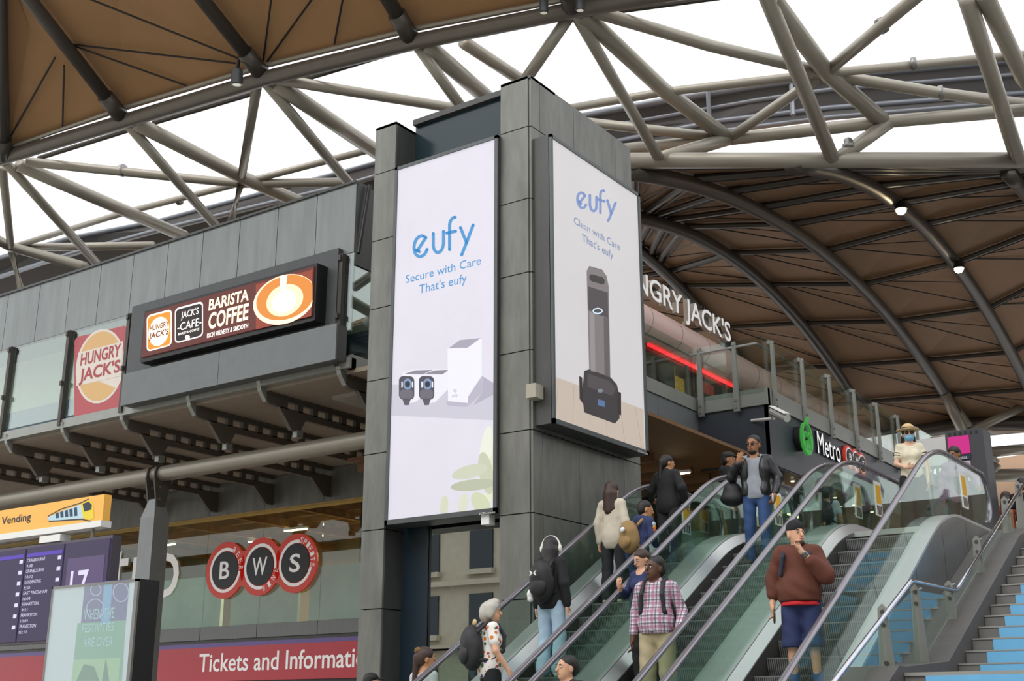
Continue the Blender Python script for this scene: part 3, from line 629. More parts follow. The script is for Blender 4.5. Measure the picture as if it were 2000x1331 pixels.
flatm('purple_field', [[(166, 1141), (254, 1131), (246, 1215), (158, 1222)]], KP, '#4a3f83', po, .003, .1); flatm('blue_stripe', [[(204, 1137), (221, 1135), (214, 1219), (198, 1220)]], KP, '#5fa0d0', po, .005, .1)
flatm('green_field', [[(152, 1218), (246, 1212), (238, 1331), (140, 1331)]], KP, '#6aa585', po, .004, .1); flatm('pale_lawn', [[(145, 1290), (235, 1285), (232, 1331), (140, 1331)]], KP, '#9cc08d', po, .005, .1)
flatm('poster_rings', stroke(ell(187, 1190, 17, 19, 24) + [(204, 1190)], 2) + stroke(ell(237, 1158, 15, 18, 24) + [(252, 1158)], 2) + stroke(ell(188, 1153, 10, 11, 20) + [(198, 1153)], 2), KP, '#b8b2e2', po, .007, .1)
kt = mat('kiosk_letters', '#a6cfd6', .6, emit=.1)
for t, a in (('WHEN THE', (164, 1212, 224, 1205, 20)), ('FESTIVITIES', (161, 1237, 223, 1231, 17)), ('ARE OVER', (163, 1265, 221, 1259, 18))): textpx('poster_text', t, a, KP, kt, po, lift=.009)
flatm('drawn_tree', [[(200, 1331), (208, 1285), (214, 1331)], [(150, 1331), (165, 1298), (185, 1303), (195, 1331)]], KP, '#3f7a56', po, .008, .05)
box(kx0, kx1, YK + .001, YK + .006, .3, kz - .03).build('cover_glass', glassmat('kiosk_glass', '#eef2f2', 1.3, base=.03), kp)
# ------------------------------------------------------------------ right building: restaurant over the supermarket
X1, X2, YC = -10.77, -9.27, 22.0          # inner face, outer face, outer corner
ZF0 = 5.73                                 # underside of the dark fascia
YT_ = 17.3                                 # where the slab meets the tower
rb = sroot('wall_right', (X2, YC, UP))
navy = mat('navy_fascia', '#3a3e47', .4, .1, noise=.06, nscale=1.5)
# HJ deck: grey front panels along Y, then navy fascia stepping out, then running away
ysg = [YT_ - .6, 18.6, 20.3, YC]
for a, b in zip(ysg[:-1], ysg[1:]): box(X1 - .05, X1, a + .006, b - .006, ZF0 + .1, HJZ - .15).build('panel', fm, rb)
box(X1 - .06, X1 + .03, YT_ - .6, YC, HJZ - .15, HJZ + .12).build('edge_kerb', edge_m, rb)
box(X1, X2, YC - .0, YC + .06, ZF0, HJZ - .2).build('navy_panel', navy, rb); 
for k in range(7): box(X2 - .06, X2, YC + .0 + k * 3, YC + 2.99 + k * 3, ZF0, HJZ - .2).build('navy_panel', navy, rb)
MB().box(X1 - .02, X2 + .04, YC - .05, YC + .1, HJZ - .2, HJZ + .14).box(X2 - .1, X2 + .04, YC, YC + 21, HJZ - .2, HJZ + .14).build('edge_kerb', edge_m, rb)
box(-16, X2 - .1, YC + .1, YC + 21, HJZ - .2, HJZ).build('deck', concrete, rb); box(-16, X1 - .06, YT_ - .5, YC + .1, HJZ - .2, HJZ).build('deck', concrete, rb)
# timber soffit under the deck
sof = mat('timber_soffit', '#6f4e2e', .6, noise=.12, nscale=3)
box(-16, X2 - .1, YT_, YC + 21, ZF0 + .04, ZF0 + .1).build('soffit', sof, rb)
for k in range(9): box(-16, X1 - .02, YT_ + .3 + k * .8, YT_ + .42 + k * .8, ZF0 - .12, ZF0 + .06).build('soffit_beam', sof, rb)
box(X2 - .9, X2 - .02, YC + .1, YC + 21, ZF0 - .02, ZF0 + .05).build('fascia_return', navy, rb)
for k in range(6):
    l = thing('downlight', 'small white downlight under the navy fascia, %s from the corner' % ORD2[k], 'light', (X2 - .3, YC + .6 + k * 1.2, ZF0 - .03), 'fascia downlights'); MB().lathe([(.05, 0), (.06, .03)], (X2 - .3, YC + .6 + k * 1.2, ZF0 - .05)).build('ring', white_p, l)
    MB().lathe([(.035, 0), (.035, .01)], (X2 - .3, YC + .6 + k * 1.2, ZF0 - .06)).build('lamp', lampm, l)
# supermarket pier and shopfront below
box(-10.2, X2 - .35, YC + .3, YC + .5, UP, ZF0).build('pier_panel', panel_d, rb); box(X2 - .55, X2 - .35, YC + .5, YC + 1.5, UP, ZF0).build('pier_panel', panel_d, rb)
shelfm = mat('shop_shelf_warm', '#a5763f', .6, noise=.35, nscale=9, emit=.15)
box(-12.5, -12.3, YC + 1.5, YC + 20, UP, ZF0).build('shop_back', shelfm, rb)
for k in range(8): box(X2 - .5, X2 - .46, YC + 1.6 + k * 2.0, YC + 3.55 + k * 2.0, UP + .05, ZF0 - .1).build('shop_window', shop_glass, rb)
for k in range(9): box(X2 - .53, X2 - .43, YC + 1.53 + k * 2.0, YC + 1.6 + k * 2.0, UP, ZF0 - .05).build('window_post', dark_steel, rb)
brick = mat('yellow_brick', '#b8a05e', .8, noise=.2, nscale=12)
for k in range(6): box(-12.2, -11.6, YC + 3 + k * 2.4, YC + 4.6 + k * 2.4, UP, UP + 1.5).build('display_shelf', shelfm, rb)
for k in range(5):
    x, y = -11.2 + .35 * (k % 2), YC + 2.5 + k * 2.6
    l = thing('strip_light', 'warm strip light inside the supermarket, %s one going away' % ORD2[k], 'light', (x, y, 5.5), 'supermarket strip lights'); box(x - .05, x + .05, y - .5, y + .5, 5.5, 5.55).build('casing', white_p, l); box(x - .04, x + .04, y - .48, y + .48, 5.47, 5.5).build('tube', lampm, l); lamp_light(x, y, 5.45, 25, l)
# dim hall behind, seen between tower and pier under the soffit
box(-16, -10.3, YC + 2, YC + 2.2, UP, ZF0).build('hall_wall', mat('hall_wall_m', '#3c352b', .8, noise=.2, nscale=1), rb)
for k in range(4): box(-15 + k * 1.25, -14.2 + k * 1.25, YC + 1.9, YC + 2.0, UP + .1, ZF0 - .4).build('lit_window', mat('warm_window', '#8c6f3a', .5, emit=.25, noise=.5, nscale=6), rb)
for k in range(3):
    l = thing('strip_light', 'warm strip light under the timber soffit beside the tower, %s going away' % ORD2[k], 'light', (-12 + k * .6, 19 + k, ZF0 - .2), 'soffit strip lights'); box(-12.3 + k * .6, -11.7 + k * .6, 18.95 + k, 19.05 + k, ZF0 - .2, ZF0 - .15).build('casing', white_p, l); box(-12.28 + k * .6, -11.72 + k * .6, 18.97 + k, 19.03 + k, ZF0 - .22, ZF0 - .2).build('tube', lampm, l)
# supermarket signs on the fascia
SP = ('X', X2)
lg = thing('supermarket_logo', 'green apple-shaped logo standing off the navy fascia', 'sign', pX((1575, 870), X2))
grn = mat('logo_green', '#43b649', .4, emit=.35); gw = mat('sign_lit_white', '#ffffff', .4, emit=.6)
C_ = pX((1575, 853), X2 + .19) - np.array([.19, 0, 0]); Rr_ = (pX((1575, 823), X2)[2] - pX((1575, 853), X2)[2]) * .95
Y_ = np.array([0, 1., 0]); Z_ = np.array([0, 0, 1.]); N_ = np.array([1., 0, 0])
def curl(pts, w0, w1, name):
    """tapered ribbon of the logo, 6 cm thick, standing off the fascia"""
    n = len(pts); L = []; Q = []
    for i, p in enumerate(pts):
        p = np.array(p); t = np.array(pts[min(i + 1, n - 1)]) - np.array(pts[max(i - 1, 0)]); t = t / (np.linalg.norm(t) + 1e-9); nn = np.array([-t[1], t[0]]); w_ = (w0 + (w1 - w0) * i / (n - 1)) / 2
        L.append(p + nn * w_); Q.append(p - nn * w_)
    mb = MB()
    for i in range(n - 1):
        mb.prism([C_ + N_ * .16 + (Y_ * a[0] + Z_ * a[1]) * Rr_ for a in (L[i], L[i + 1], Q[i + 1], Q[i])], N_ * .06)
    return mb.build(name, grn, lg)
for sgn in (-1, 1):
    curl([(sgn * .95 * math.sin(R(a)) * .8, -.1 - .95 * math.cos(R(a))) for a in range(0, 161, 10)], .34, .12, 'swirl')
    curl([(sgn * (.30 + .27 * math.cos(R(a))), -.28 + .52 * math.sin(R(a))) for a in range(150, -181, -15)], .10, .22, 'swirl')
curl([(.05, .75), (.12, .95), (.3, 1.2), (.5, 1.3)], .3, .1, 'leaf')
MB().lathe([(Rr_ * .8, 0), (Rr_ * .8, .1)], C_ + N_ * .02 - Z_ * Rr_ * .1, (1, 0, 0), 32).build('backing', black, lg)
ms = thing('fascia_lettering', 'white lettering on the navy fascia beside the green logo', 'sign', pX((1615, 890), X2))
textpx('letters', 'Metro', (1594, 886, 1639, 911, 42), SP, gw, ms, lift=.05); textpx('letter_bodies', 'Metro', (1594, 886, 1639, 911, 42), SP, black, ms, depth=.04, lift=.005)
rS = pX((1665, 880), X2 + .04)[2] - pX((1665, 901), X2 + .04)[2]
bws('shop_sign', 'small orange three-disc bottle shop sign on the navy fascia', ('X', X2 + .02), ((1654, 894), (1667, 901), (1679.5, 908)), rS * 1.05, .06)
# security camera on the fascia corner
cc = pY((1468, 822), YC); cv = thing('security_camera', 'white bullet security camera on the navy fascia corner', 'camera', cc)
MB().tube([cc, pY((1512, 818), YC - .35)], .03, 8).build('arm', white_p, cv)
a_ = pY((1508, 803), YC - .35); b_ = pY((1538, 818), YC - .6)
MB().tube([a_, b_], .075, 10).build('body', mat('camera_white', '#c9c9c4', .4), cv); MB().tube([a_ + np.array([0, 0, .09]), b_ + np.array([.02, -.04, .08])], .06, 8, flat=(1.3, .25)).build('sun_shield', white_p, cv)
MB().tube([pY((1508, 818), YC - .35), pY((1512, 808), YC - .35)], .03, 8).build('joint', steel, cv)
# balustrade of the restaurant deck: glass panes, flat posts, top rail, each post an own part
bal = thing('glass_balustrade', 'glass balustrade with grey plate posts around the restaurant deck', 'balustrade', (X2, YC, HJZ))
RZ = HJZ + 1.2; postm = mat('post_grey', '#8a8b86', .45, .4, noise=.05)
def bpost(x, y, ax):
    z0, z1 = HJZ - .28, RZ - .04
    if ax == 'Y': pts = [(x + .02, y - .05, z0), (x + .02, y + .07, z0), (x + .02, y + .05, z1), (x + .02, y - .02, z1)]; off = (.06, 0, 0)
    else: pts = [(x - .05, y - .02, z0), (x + .07, y - .02, z0), (x + .05, y - .02, z1), (x - .02, y - .02, z1)]; off = (0, -.06, 0)
    p = MB().prism(pts, off).build('post', postm, bal)
    n = np.array([1., 0, 0]) if ax == 'Y' else np.array([0, -1., 0])
    for zz in (z0 + .08, z0 + .22, z1 - .05): MB().lathe([(.025, 0), (.025, .02)], np.array([x, y, zz]) + n * .08, n, 8).build('bolt', steel, p)
    MB().box(x - .03, x + .03, y - .03, y + .03, z1 - .06, z1 + .02).build('clip', steel, p)
pyl = [YT_ - .3, 19.6, YC - .2]; pxl = [X1 + .12, X2 - .6]; pyr = [YC + .25 + k * 1.55 for k in range(9)]
for y in pyl[:2]: bpost(X1, y, 'Y')
for x in pxl: bpost(x, YC - .05, 'X')
for y in pyr: bpost(X2 + .03, y, 'Y')
box(X1 - .01, X1 + .01, YT_ - .4, 19.55, HJZ + .05, RZ).build('glass_pane', glass, bal); box(X1 - .01, X1 + .01, 19.65, YC - .1, HJZ + .05, RZ).build('glass_pane', glass, bal)
box(X1 + .02, X2 - .63, YC - .06, YC - .04, HJZ + .05, RZ).build('glass_pane', glass, bal); box(X2 - .57, X2, YC - .06, YC - .04, HJZ + .05, RZ).build('glass_pane', glass, bal)
ye = [YC - .02] + [y for y in pyr]
for a, b in zip(ye[:-1], ye[1:]): box(X2 + .0, X2 + .02, a + .01, b - .01, HJZ + .05, RZ).build('glass_pane', glass, bal)
MB().tube([(X1 - .08, YT_ - .4, RZ - .15), (X1 - .08, YC - .12, RZ - .15), (X2 - .1, YC - .12, RZ - .15), (X2 - .1, YC + 13, RZ - .15)], .025, 8).build('hand_rail', steel, bal)
# restaurant front: round canopy edge, lettering, red strip, glazing
XH = -13.3
hz = pX((1300, 655), XH)[2]
cane = thing('restaurant_canopy', 'pale pink rounded canopy edge below the restaurant lettering', 'canopy', (XH, 20, hz))
cyl = MB().tube([(XH, 18, hz), (XH, 46, hz)], .42, 20); cyl.build('tube_edge', mat('canopy_pink', '#d9b9b2', .4, noise=.04), cane, True)
for k in range(18): MB().tube([(XH, 18.2 + k * 1.5, hz), (XH, 18.212 + k * 1.5, hz)], .424, 20).build('seam', frame_m, cane)
box(-16, XH, 18, 46, hz + .1, hz + .3).build('roof_slab', panel_d, cane)
hs = thing('restaurant_sign', 'large white standing restaurant letters on the canopy behind the tower', 'sign', (XH, 20, hz + .42))
a = pX((1252, 610), XH + .1); b = pX((1421, 692), XH + .1); hl = pX((1300, 578), XH + .1)[2] - pX((1300, 632), XH + .1)[2]
ln = (b[1] - a[1]) * 13 / 9.6
text('letters', "HUNGRY JACK'S", (XH + .1, b[1] - ln, hz + .43), (0, 1, 0), (0, 0, 1), ln, hl, mat('letter_side', '#9c8f82', .5), hs, depth=.12, offset=.012)
text('letter_faces', "HUNGRY JACK'S", (XH + .225, b[1] - ln, hz + .43), (0, 1, 0), (0, 0, 1), ln, hl, mat('letter_white', '#ffffff', .5, emit=.45), hs, offset=.012)
MB().box(XH - .1, XH - .04, b[1] - ln, b[1], hz + .4, hz + .46).build('mounting_rail', dark_steel, hs)
for k in range(40): 
    y = b[1] - ln + k * ln / 40; MB().tube([(XH, y, hz + .9 + hl * .4), (XH + .02, y + .03, hz + hl + .62)], .006, 4, False).build('bird_spike', dark_steel, hs)
hf = sroot('wall_restaurant', (-13, 22, HJZ))
for k in range(12):
    y = 18 + k * 2.2; box(XH - .1, XH - .07, y + .03, y + 2.17, HJZ + .1, hz - .2).build('glass_pane', shop_glass, hf); box(XH - .14, XH - .04, y - .03, y + .03, HJZ, hz - .1).build('mullion', dark_steel, hf)
box(XH - 3.2, XH - 3.0, 18, 46, HJZ, hz).build('back_wall', mat('restaurant_back', '#7d5a3c', .7, noise=.3, nscale=2, emit=.06), hf)
r0, r1 = pX((1266, 670), XH), pX((1433, 752), XH)
tag(box(XH - .03, XH + .02, r0[1], r1[1], r0[2] - .07, min(r0[2] + .07, hz - .43)).build('red_light_strip', emis('red_led', '#ff2a32', 1.6)), 'glowing red light strip along the restaurant glazing', 'light')
mb_ = thing('menu_board', 'yellow and black menu board inside the restaurant glass', 'board', pX((1328, 745), XH - .4)); pm = pX((1328, 745), XH - .4)
box(XH - .42, XH - .40, pm[1] - .25, pm[1] + .25, pm[2] - .3, pm[2] + .35).build('board', mat('menu_yellow', '#c99a2e', .6, emit=.3, noise=.5, nscale=14), mb_); box(XH - .40, XH - .39, pm[1] - .25, pm[1] + .25, pm[2] + .1, pm[2] + .35).build('header', black, mb_)
pm = pX((1383, 762), XH - .2); tag(box(XH - .21, XH - .2, pm[1] - .35, pm[1] + .35, pm[2] - .12, pm[2] + .18).build('notice_board', mat('notice_red', '#a8382f', .6, emit=.2, noise=.4, nscale=16)), 'small red notice inside the restaurant glazing near the deck corner', 'notice')
# ------------------------------------------------------------------ escalators
T30 = math.tan(R(30)); YS0 = 10.0
def smin(a, b, k):
    h = max(k - abs(a - b), 0) / k; return min(a, b) - h * h * k * .25
def nose(y, topz=UP):
    return smin(-smin(0.0, -(y - YS0) * T30, .35), topz, .40)
zdeck = lambda y: nose(y, 3.27) + .24
zrail = lambda y: nose(y, 3.47) + .95
YE0, YE1 = 8.3, 18.45
ysamp = [YE0 + .1] + [9 + .5 * k for k in range(2)] + [9.4 + .1 * k for k in range(14)] + [11 + .5 * k for k in range(9)] + [15.2 + .1 * k for k in range(20)] + [17.3, 17.8, YE1 - .1]
ysamp = sorted(set(round(y, 2) for y in ysamp))
def ruled(mb, f0, f1, x0, x1, thick=None):
    """sheet between curve f0 at x0 and f1 at x1 along the escalator"""
    return mb.grid([[(x0, y, f0(y)), (x1, y, f1(y))] for y in ysamp])
def strip_solid(f_lo, f_hi, x0, x1, ys=None):
    mb = MB(); ys = ys or ysamp; P = []
    for y in ys: P.append([(x0, y, f_lo(y)), (x0, y, f_hi(y)), (x1, y, f_hi(y)), (x1, y, f_lo(y)), (x0, y, f_lo(y))])
    mb.grid(P); n = len(ys)
    mb.add([P[0][k] for k in range(4)], [(0, 1, 2, 3)]); mb.add([P[-1][k] for k in range(4)], [(3, 2, 1, 0)]); return mb
def step_pattern(nt, b):
    tc = nt.nodes.new('ShaderNodeTexCoord'); sp = nt.nodes.new('ShaderNodeSeparateXYZ'); nt.links.new(tc.outputs['Object'], sp.inputs[0])
    m = nt.nodes.new('ShaderNodeMath'); m.operation = 'MULTIPLY'; m.inputs[1].default_value = 2 * math.pi / .024; nt.links.new(sp.outputs[0], m.inputs[0])
    s_ = nt.nodes.new('ShaderNodeMath'); s_.operation = 'SINE'; nt.links.new(m.outputs[0], s_.inputs[0])
    r = nt.nodes.new('ShaderNodeMapRange'); r.inputs[1].default_value = -.6; r.inputs[2].default_value = .6; r.inputs[3].default_value = .05; r.inputs[4].default_value = .28; nt.links.new(s_.outputs[0], r.inputs[0])
    c = nt.nodes.new('ShaderNodeCombineColor')
    for k in range(3): nt.links.new(r.outputs[0], c.inputs[k])
    b.inputs['Metallic'].default_value = .4; return c.outputs[0]
stepm = patmat('ribbed_step_metal', step_pattern, .45)
tread_edge = mat('step_nosing', '#8f9294', .4, .6)
skirt_m = mat('escalator_skirt', '#5a5857', .35, .6)
rail_m = mat('handrail_gloss', '#86828a', .22, .6, spec=.6)
track_m = mat('handrail_track', '#9a9aa0', .22, 1.0)
esc_glass = glassmat('escalator_glass', '#e8f2ed', .6)
step_mesh = {}
def escalator(xl, xr, label, outer_l, outer_r, phase, up):
    e = thing('escalator', label, 'escalator', ((xl + xr) / 2, 13, 0), 'escalators')
    i = 0; zz = phase
    while True:
        y = YS0 + zz / T30
        if zz > UP + .05: break
        a, b = xl + .125, xr - .125; z = min(zz, UP)
        if step_mesh.get((round(b - a, 3))) is None:
            mb = MB().box(-(b - a) / 2, (b - a) / 2, 0, .40, -.02, 0).prism([(-(b - a) / 2, 0.0, -.02), (-(b - a) / 2, .40, -.02), (-(b - a) / 2, .40, -.2), (-(b - a) / 2, .06, -.21), (-(b - a) / 2, .02, -.12)], ((b - a), 0, 0))
            me = bpy.data.meshes.new('step'); me.from_pydata(mb.v, [], mb.f); me.update(); me.materials.append(stepm)
            mn = MB().box(-(b - a) / 2, (b - a) / 2, -.006, .018, -.012, .003); me2 = bpy.data.meshes.new('step_nosing'); me2.from_pydata(mn.v, [], mn.f); me2.update(); me2.materials.append(tread_edge)
            step_mesh[round(b - a, 3)] = (me, me2)
        me, me2 = step_mesh[round(b - a, 3)]
        for nm, m_ in (('step', me), ('step_nosing', me2)):
            o = bpy.data.objects.new(nm, m_); COL.objects.link(o); oo = ORG[e.name]
            if nm == 'step': o.parent = e; o.location = ((a + b) / 2 - oo[0], y - oo[1], z - oo[2]); last = o
            else: o.parent = last
        zz += .2
    box(xl + .12, xr - .12, YE0, YS0 + .2, -.02, .012).build('landing_plate', brushed, e); box(xl + .12, xr - .12, YS0 + UP / T30 + .1, YE1 + .6, UP - .06, UP + .012).build('landing_plate', brushed, e)
    for x, s, ow in ((xl, 1, outer_l), (xr, -1, outer_r)):
        # skirt, inner deck, outer deck
        strip_solid(lambda y: nose(y) - .25, lambda y: nose(y, 3.3) + .10, x + s * .10, x + s * .12).build('skirt', skirt_m, e)
        ruled(MB(), lambda y: nose(y, 3.3) + .10, zdeck, x + s * .105, x + s * .03).build('inner_deck', brushed, e, True)
        strip_solid(lambda y: zdeck(y) - .03, lambda y: zdeck(y) + .005, x + s * .035, x - s * ow).build('outer_deck', brushed, e)
        # glass panes with open joints
        js = [YE0 + .35, 9.6, 10.9, 12.15, 13.4, 14.65, 15.9, 17.1, YE1 - .1]
        sh = lambda y: .30 * min(max((nose(y + .25) - nose(y - .25)) / (.5 * T30), 0), 1)
        for a, b in zip(js[:-1], js[1:]):
            P = []; n = 9
            for k in range(n):
                y = a + .008 + (b - a - .016) * k / (n - 1); yt = y - sh(y)
                P.append([(x - .006, y, zdeck(y) - .0), (x - .006, yt, zrail(yt) - .03), (x + .006, yt, zrail(yt) - .03), (x + .006, y, zdeck(y) - .0), (x - .006, y, zdeck(y) - .0)])
            mb = MB(); mb.grid(P); mb.add(P[0][:4], [(0, 1, 2, 3)]); mb.add(P[-1][:4], [(3, 2, 1, 0)]); mb.build('glass_pane', esc_glass, e)
        # handrail loop with newels
        rp = [(x, y, zrail(y)) for y in ysamp]
        r_ = .36
        top_c = (YE1 - .1, zrail(YE1) - r_); bot_c = (YE0 + .1, zrail(YE0) - r_)
        newel_t = [(x, top_c[0] + r_ * math.sin(R(a)) * .95, top_c[1] + r_ * math.cos(R(a))) for a in range(15, 181, 15)]
        newel_b = [(x, bot_c[0] - r_ * math.sin(R(a)) * .95, bot_c[1] + r_ * math.cos(R(a))) for a in range(180, 0, -15)]
        full = newel_b + rp + newel_t
        MB().tube(full, .04, 10, flat=(1.05, .62)).build('handrail', rail_m, e, True)
        MB().tube([(q_[0], q_[1], q_[2] - .034) for q_ in rp], .022, 6, flat=(.75, .6)).build('handrail_track', track_m, e, True)
        # glass fillets in the newels
        for c, sg in ((top_c, 1), (bot_c, -1)):
            y_in = YE1 - .1 if sg > 0 else YE0 + .35
            poly = [(x - .005, y_in, zdeck(y_in)), (x - .005, y_in, zrail(y_in) - .04)] + [(x - .005, c[0] + sg * (r_ - .04) * math.sin(R(a)), c[1] + (r_ - .04) * math.cos(R(a))) for a in range(10, 181, 17)]
            MB().prism(poly, (.01, 0, 0)).build('newel_glass', esc_glass, e)
        # warning sticker near the top of each balustrade
        ysn = 17.25; fx = x + .012
        st = box(x - .009, x + .009, ysn, ysn + .26, UP + .42, UP + .92).build('safety_sticker', mat('sticker_white', '#e8e6df', .6), e)
        box(x - .011, x + .011, ysn + .025, ysn + .235, UP + .60, UP + .87).build('sticker_panel', mat('sticker_yellow', '#e2a91f', .6), st)
        for k in range(4): box(x - .011, x + .011, ysn + .03 + k * .053, ysn + .065 + k * .053, UP + .44, UP + .57).build('sticker_icon', mat('sticker_dark', '#4a2226', .6), st)
    return e
E1L, E1R, E2L, E2R, E3L, E3R = -8.80, -7.54, -7.25, -6.01, -5.71, -4.50
escalator(E1L, E1R, 'escalator nearest the tower, carrying people up', .22, .145, .06, 1)
escalator(E2L, E2R, 'middle escalator, carrying the man in the checked shirt down', .145, .15, .13, -1)
e3 = escalator(E3L, E3R, 'escalator nearest the stairs, carrying the man in the brown hoodie down', .15, .20, .02, -1)
# stainless outer cladding of the escalator beside the stairs
XC = E3R + .2
jc = [8.4, 9.9, 11.4, 12.9, 14.2, 15.4, 16.5, 17.6, 18.6]
for a, b in zip(jc[:-1], jc[1:]):
    ys = [a + .006 + (b - a - .012) * k / 6 for k in range(7)]
    strip_solid(lambda y: max(zdeck(y) - 2.2, 0.01), lambda y: zdeck(y) - .03, XC - .02, XC, ys).build('cladding_panel', cladding, e3)
for e_ in [o for o in COL.objects if o.name.startswith('escalator') and o.type == 'EMPTY']:
    pass
# truss body under each escalator
for nm, (a, b) in enumerate(((E1L, E1R), (E2L, E2R), (E3L, E3R))):
    par = [o for o in COL.objects if o.name.startswith('escalator') and o.type == 'EMPTY'][nm]
    strip_solid(lambda y: max(nose(y) - 1.1, .0), lambda y: max(nose(y) - .30, .005), a + .02, b - .02).build('truss_casing', skirt_m, par)
# ------------------------------------------------------------------ stairs beside the escalators
SX0, SX1 = -3.75, 1.6
st_ = sroot('floor_stairs', (SX0, 14, 0))
tread_m = mat('stair_tread', '#6f6e6c', .6, noise=.1, nscale=8); riser_d = mat('stair_riser_dark', '#4a4a4a', .6); blue_m = mat('blue_riser', '#6db3e0', .5, noise=.05); nos_m = mat('stair_nosing', '#b5b5b2', .35, .7)
NS = 14; sy0, sz0, run, rise = 13.52, 1.54, .3125, .143
box(SX0, SX1, 11.72, sy0 + .3, 1.0, 1.396).build('landing', tread_m, st_); box(SX0, SX1, 11.70, 11.73, 1.37, 1.402).build('nosing', nos_m, st_)
box(-3.55, SX1, 11.69, 11.72, 1.26, 1.37).build('blue_riser', blue_m, st_)
for i in range(NS):
    y, z = sy0 + run * i, sz0 + rise * i
    if z > UP: break
    box(SX0, SX1, y, y + run + .32, z - rise, z).build('stair_step', tread_m, st_)
    box(SX0, SX1, y - .012, y + .03, z - .012, z + .004).build('nosing', nos_m, st_)
    box(-3.53, SX1, y - .010, y, z - rise + .006, z - .014).build('blue_riser', blue_m, st_)
for i in range(9):
    y, z = 11.72 - .3125 * (i + 1), 1.396 - .15 * (i + 1); box(SX0, SX1, y, y + .34, max(z - .15, 0), z).build('stair_step', tread_m, st_)
# sloping kerb between cladding and steps
kf = lambda y: max(1.40, min(1.54 + (y - sy0) * rise / run + .10, UP + .1)) + .06
kys = [8.5, 11.6, 11.8, 13.2, 13.5, 14, 15, 16, 17, 17.9, 18.2]
kf2 = lambda y: kf(y) if y > 11.5 else max(1.46 - (11.7 - y) * .48, .05)
strip_solid(lambda y: 0 if y < 16 else kf2(y) - .6, kf2, XC + .002, SX0 - .004, kys).build('kerb', mat('kerb_stone', '#555250', .6, noise=.1), st_)
# handrail on plate posts
hr = thing('stair_handrail', 'stainless stair handrail on tapered plate posts beside the escalator', 'handrail', (-3.95, 12.5, 1.4))
XHr = -3.95
MB().tube([(XHr, 9.2, .75), (XHr, 10.45, 1.3), (XHr, 12.76, 2.32), (XHr, 12.84, 2.35), (XHr, 12.95, 2.355), (XHr, 14.38, 2.38), (XHr, 14.48, 2.40), (XHr, 14.58, 2.44), (XHr, 18.55, 4.24)], .027, 10).build('rail', mat('rail_stainless', '#c4c4cc', .2, 1.0), hr, True)
for y, zt, zb in ((10.6, 1.28, .7), (11.95, 2.02, 1.40), (13.05, 2.30, 1.40), (14.30, 2.45, 1.70), (15.71, 3.12, 2.30), (17.4, 3.85, 3.0), (18.3, 4.2, 3.3)):
    p = MB().prism([(XHr - .12, y, zb - .12), (XHr + .05, y, zb - .12), (XHr - .0, y, zt), (XHr - .035, y, zt + .04), (XHr - .08, y, zt)], (0, .03, 0)).build('post', postm, hr)
    for dz, r in ((zb - .05, .022), (zb + .1, .022), (zt - .04, .02), (zt - .16, .02)): MB().lathe([(r, 0), (r, .015)], (XHr - .037, y, dz), (0, -1, 0), 8).build('bolt', dark_steel, p)
    MB().tube([(XHr - .03, y, zt - .03), (XHr, y + .1, zt - .0)], .016, 6).build('arm', steel, p)
for a, b in ((9.3, 10.55), (10.65, 11.9), (12.0, 13.0), (13.1, 14.25), (14.35, 15.65), (15.75, 17.35)):
    zf = lambda y: np.interp(y, [9.2, 12.84, 14.48, 18.55], [.75, 2.33, 2.38, 4.2])
    MB().prism([(XHr - .045, a, kf2(a) + .06), (XHr - .045, b, kf2(b) + .06), (XHr - .045, b, zf(b) - .06), (XHr - .045, a, zf(a) - .06)], (.012, 0, 0)).build('glass_pane', glass, hr)
# ------------------------------------------------------------------ wave roof over the concourse
Zr = lambda z: z + CAM[2]
def N(p, z): return pZ(p, Zr(z))
fabric = mat('tan_roof_lining', '#a57f58', .75, noise=.06, nscale=.8, bump=.15, bscale=3)
fabric_b = mat('brown_roof_lining', '#96775c', .75, noise=.08, nscale=.6, bump=.2, bscale=2)
# near roof: edge tube, ribs, lining panels, stay cables
An = [N(p, 13) for p in ((-215, 370), (8, 308), (245, 236), (520, 153), (810, 82), (1120, 20), (1490, -48), (1890, -110))]
roofA = thing('near_roof', 'tan lined roof wave with dark ribs at the upper left', 'roof', (-18, 12, 14))
MB().tube(An, .165, 18).build('edge_tube', roof_dark, roofA, True)
q0, q1, q2 = N((0, 305), 13), N((1130, 5), 13), N((40, -20), 14.3)
nA = np.cross(q1 - q0, q2 - q0); nA /= np.linalg.norm(nA); nA *= np.sign(nA[2])
def onA(p, off=0.0): r = ray(*p); return CAM + r * ((nA @ (q0 - CAM) + off) / (nA @ r))
rib_px = [((-215, 370), (-250, -60)), ((8, 308), (-2, -60)), ((240, 232), (28, -40)), ((516, 150), (365, -40)), ((806, 80), (735, -40)), ((1118, 20), (1100, -60)), ((1490, -48), (1500, -120))]
ribs3 = []
for a, b in rib_px:
    a3, b3 = onA(a), onA(b); c3 = a3 + (b3 - a3) * (6.0 / np.linalg.norm(b3 - a3)); ribs3.append((a3, c3))
    MB().tube([a3, c3], .15, 14).build('rib', mat('dark_rib', '#4f4a45', .4, .3), roofA, True)
    d = (c3 - a3) / np.linalg.norm(c3 - a3); MB().tube([a3 + d * .1, a3 + d * .7], .19, 14).build('rib_shoe', MATS['dark_rib'], roofA, True)
for (a, b), (c, d) in zip(ribs3[:-1], ribs3[1:]):
    up = nA * .28; mid = (a + b + c + d) / 4 + nA * .5
    MB().add([a + up, c + up, d + up, b + up, mid], [(0, 1, 4), (1, 2, 4), (2, 3, 4), (3, 0, 4)]).build('lining_panel', fabric, roofA)
    MB().tube([a + up * .5 + (b - a) * .03, c + up * .5 + (d - c) * .03], .05, 6).build('edge_flange', roof_steel, roofA)
